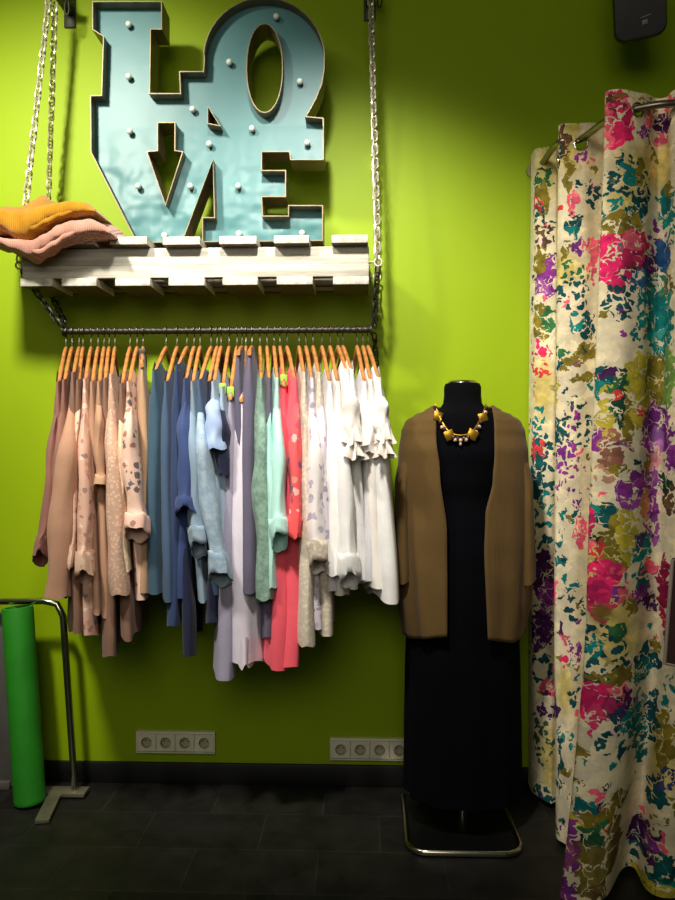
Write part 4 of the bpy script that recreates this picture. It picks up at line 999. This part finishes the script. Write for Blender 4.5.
for p in me.polygons:
    vi = p.vertices[0]; u, v = uvs[vi][0] + .001, uvs[vi][1] - .001
    for q, r_ in enumerate(REG):
        if r_[0] <= u < r_[1] and r_[2] <= v < r_[3]: p.material_index = q; break
cc = bpy.data.objects.new('curtain_cloth', me); COL.objects.link(cc); cc.parent = cur
for k, u, v in eye_idx:
    j, i = divmod(k, NU); p = verts[k]; du = (verts[k + 3] - verts[k - 3]).normalized(); dv = (verts[min(k + NU * 2, len(verts) - 1)] - verts[k - NU * 2]).normalized()
    b = MB(); b.tube([p + (du * math.cos(a) + dv * math.sin(a)) * .0215 for a in [2 * PI * q / 24 for q in range(24)]], .0036, 8, closed=True)
    build_at(b, 'eyelet', M['chrome'], cur)
# rod
pe = [verts[k] for k, _, _ in eye_idx]
zr = 2.318
rp = [(pe[0].x - .03, WALL_Y - .002, zr), (pe[0].x - .012, 2.78, zr), (pe[0].x, pe[0].y, zr), (pe[1].x, pe[1].y + .01, zr), (P(604, 120, 2.44).x, 2.44, zr), (P(622, 115, 2.375).x, 2.375, zr), (pe[2].x, pe[2].y + .0, zr), (P(660, 106, 2.335).x, 2.318, zr), (P(690, 102, 2.33).x, 2.315, zr), (P(760, 102, 2.33).x, 2.32, zr), (2.195, 2.33, zr)]
rod = empty('curtain_rod', rp[2]); tag(rod, 'steel curtain rod bending round the fitting room through the curtain eyelets', 'rod')
b = MB(); b.tube(catmull(rp, 90), .0115, 12); build_at(b, 'rod_tube', M['rod'], rod)
b = MB(); b.tube([Vector((rp[0][0], WALL_Y - .001, zr)), Vector((rp[0][0] + .001, WALL_Y - .012, zr))], .026, 16); build_at(b, 'wall_flange', M['chrome'], rod)

# panel at the right edge of the frame
pp = [P(672.5, 560, 2.12), P(664.5, 664, 2.12), P(700, 672, 2.12), P(705, 560, 2.12)]
pn = empty('framed_panel', (pp[1] + pp[2]) / 2); tag(pn, 'dark plum panel with a pale grey border at the right edge before the curtain', 'panel')
b = MB(); n_ = Vector((0, .012, 0)); q = [p + Vector((.004, 0, .004)) for p in pp]
b.add(q + [p + n_ for p in q], [(0, 1, 2, 3), (7, 6, 5, 4), (0, 4, 5, 1), (1, 5, 6, 2), (2, 6, 7, 3), (3, 7, 4, 0)]); build_at(b, 'panel_board', M['plum'], pn, smooth=False)
b = MB(); b.tube(pp + [], .0055, 8, closed=True); build_at(b, 'panel_border', M['pale_edge'], pn)

# ------------------------------------------------------------------ lights
def spot(name, loc, tgt, energy, size, blend, col, rad=.05):
    l = bpy.data.lights.new(name, 'SPOT'); l.energy = energy; l.spot_size = math.radians(size); l.spot_blend = blend; l.color = col; l.shadow_soft_size = rad
    o = bpy.data.objects.new(name, l); COL.objects.link(o); o.location = loc
    o.rotation_euler = (Vector(tgt) - Vector(loc)).to_track_quat('-Z', 'Y').to_euler(); return o
spot('ceiling_spot_rail', (-.25, 1.15, 3.1), (-.05, 2.65, 1.62), 290, 62, .9, (1, .95, .86), .09)
spot('ceiling_spot_wall', (-1.3, 1.2, 3.1), (-1.15, 2.86, 1.75), 330, 85, 1.0, (1, .95, .82), .12)
spot('ceiling_spot_curtain', (-.8, 1.15, 3.1), (.85, 2.4, 1.75), 62, 46, 1.0, (1, .88, .7), .08)
def area(name, loc, tgt, energy, size, col):
    l = bpy.data.lights.new(name, 'AREA'); l.energy = energy; l.size = size; l.color = col
    o = bpy.data.objects.new(name, l); COL.objects.link(o); o.location = loc
    o.rotation_euler = (Vector(tgt) - Vector(loc)).to_track_quat('-Z', 'Y').to_euler(); return o
area('shop_fill', (-.5, -1.2, 2.9), (-.2, 2.8, 1.0), 42, 2.0, (1, .93, .8))
w = bpy.data.worlds.new('world'); SC.world = w; w.use_nodes = True
w.node_tree.nodes['Background'].inputs[0].default_value = (1, .95, .85, 1); w.node_tree.nodes['Background'].inputs[1].default_value = .05

# ------------------------------------------------------------------ camera
cd = bpy.data.cameras.new('camera'); cd.sensor_fit = 'VERTICAL'; cd.sensor_height = 36; cd.lens = 36 * F / 900; cd.clip_start = .05
cam = bpy.data.objects.new('camera', cd); COL.objects.link(cam); cam.location = (0, 0, CAM_H); cam.rotation_euler = (PI / 2, 0, YAW)
SC.camera = cam
SC.view_settings.view_transform = 'Standard'; SC.view_settings.look = 'None'; SC.view_settings.exposure = 0.0
bpy.context.view_layer.update()
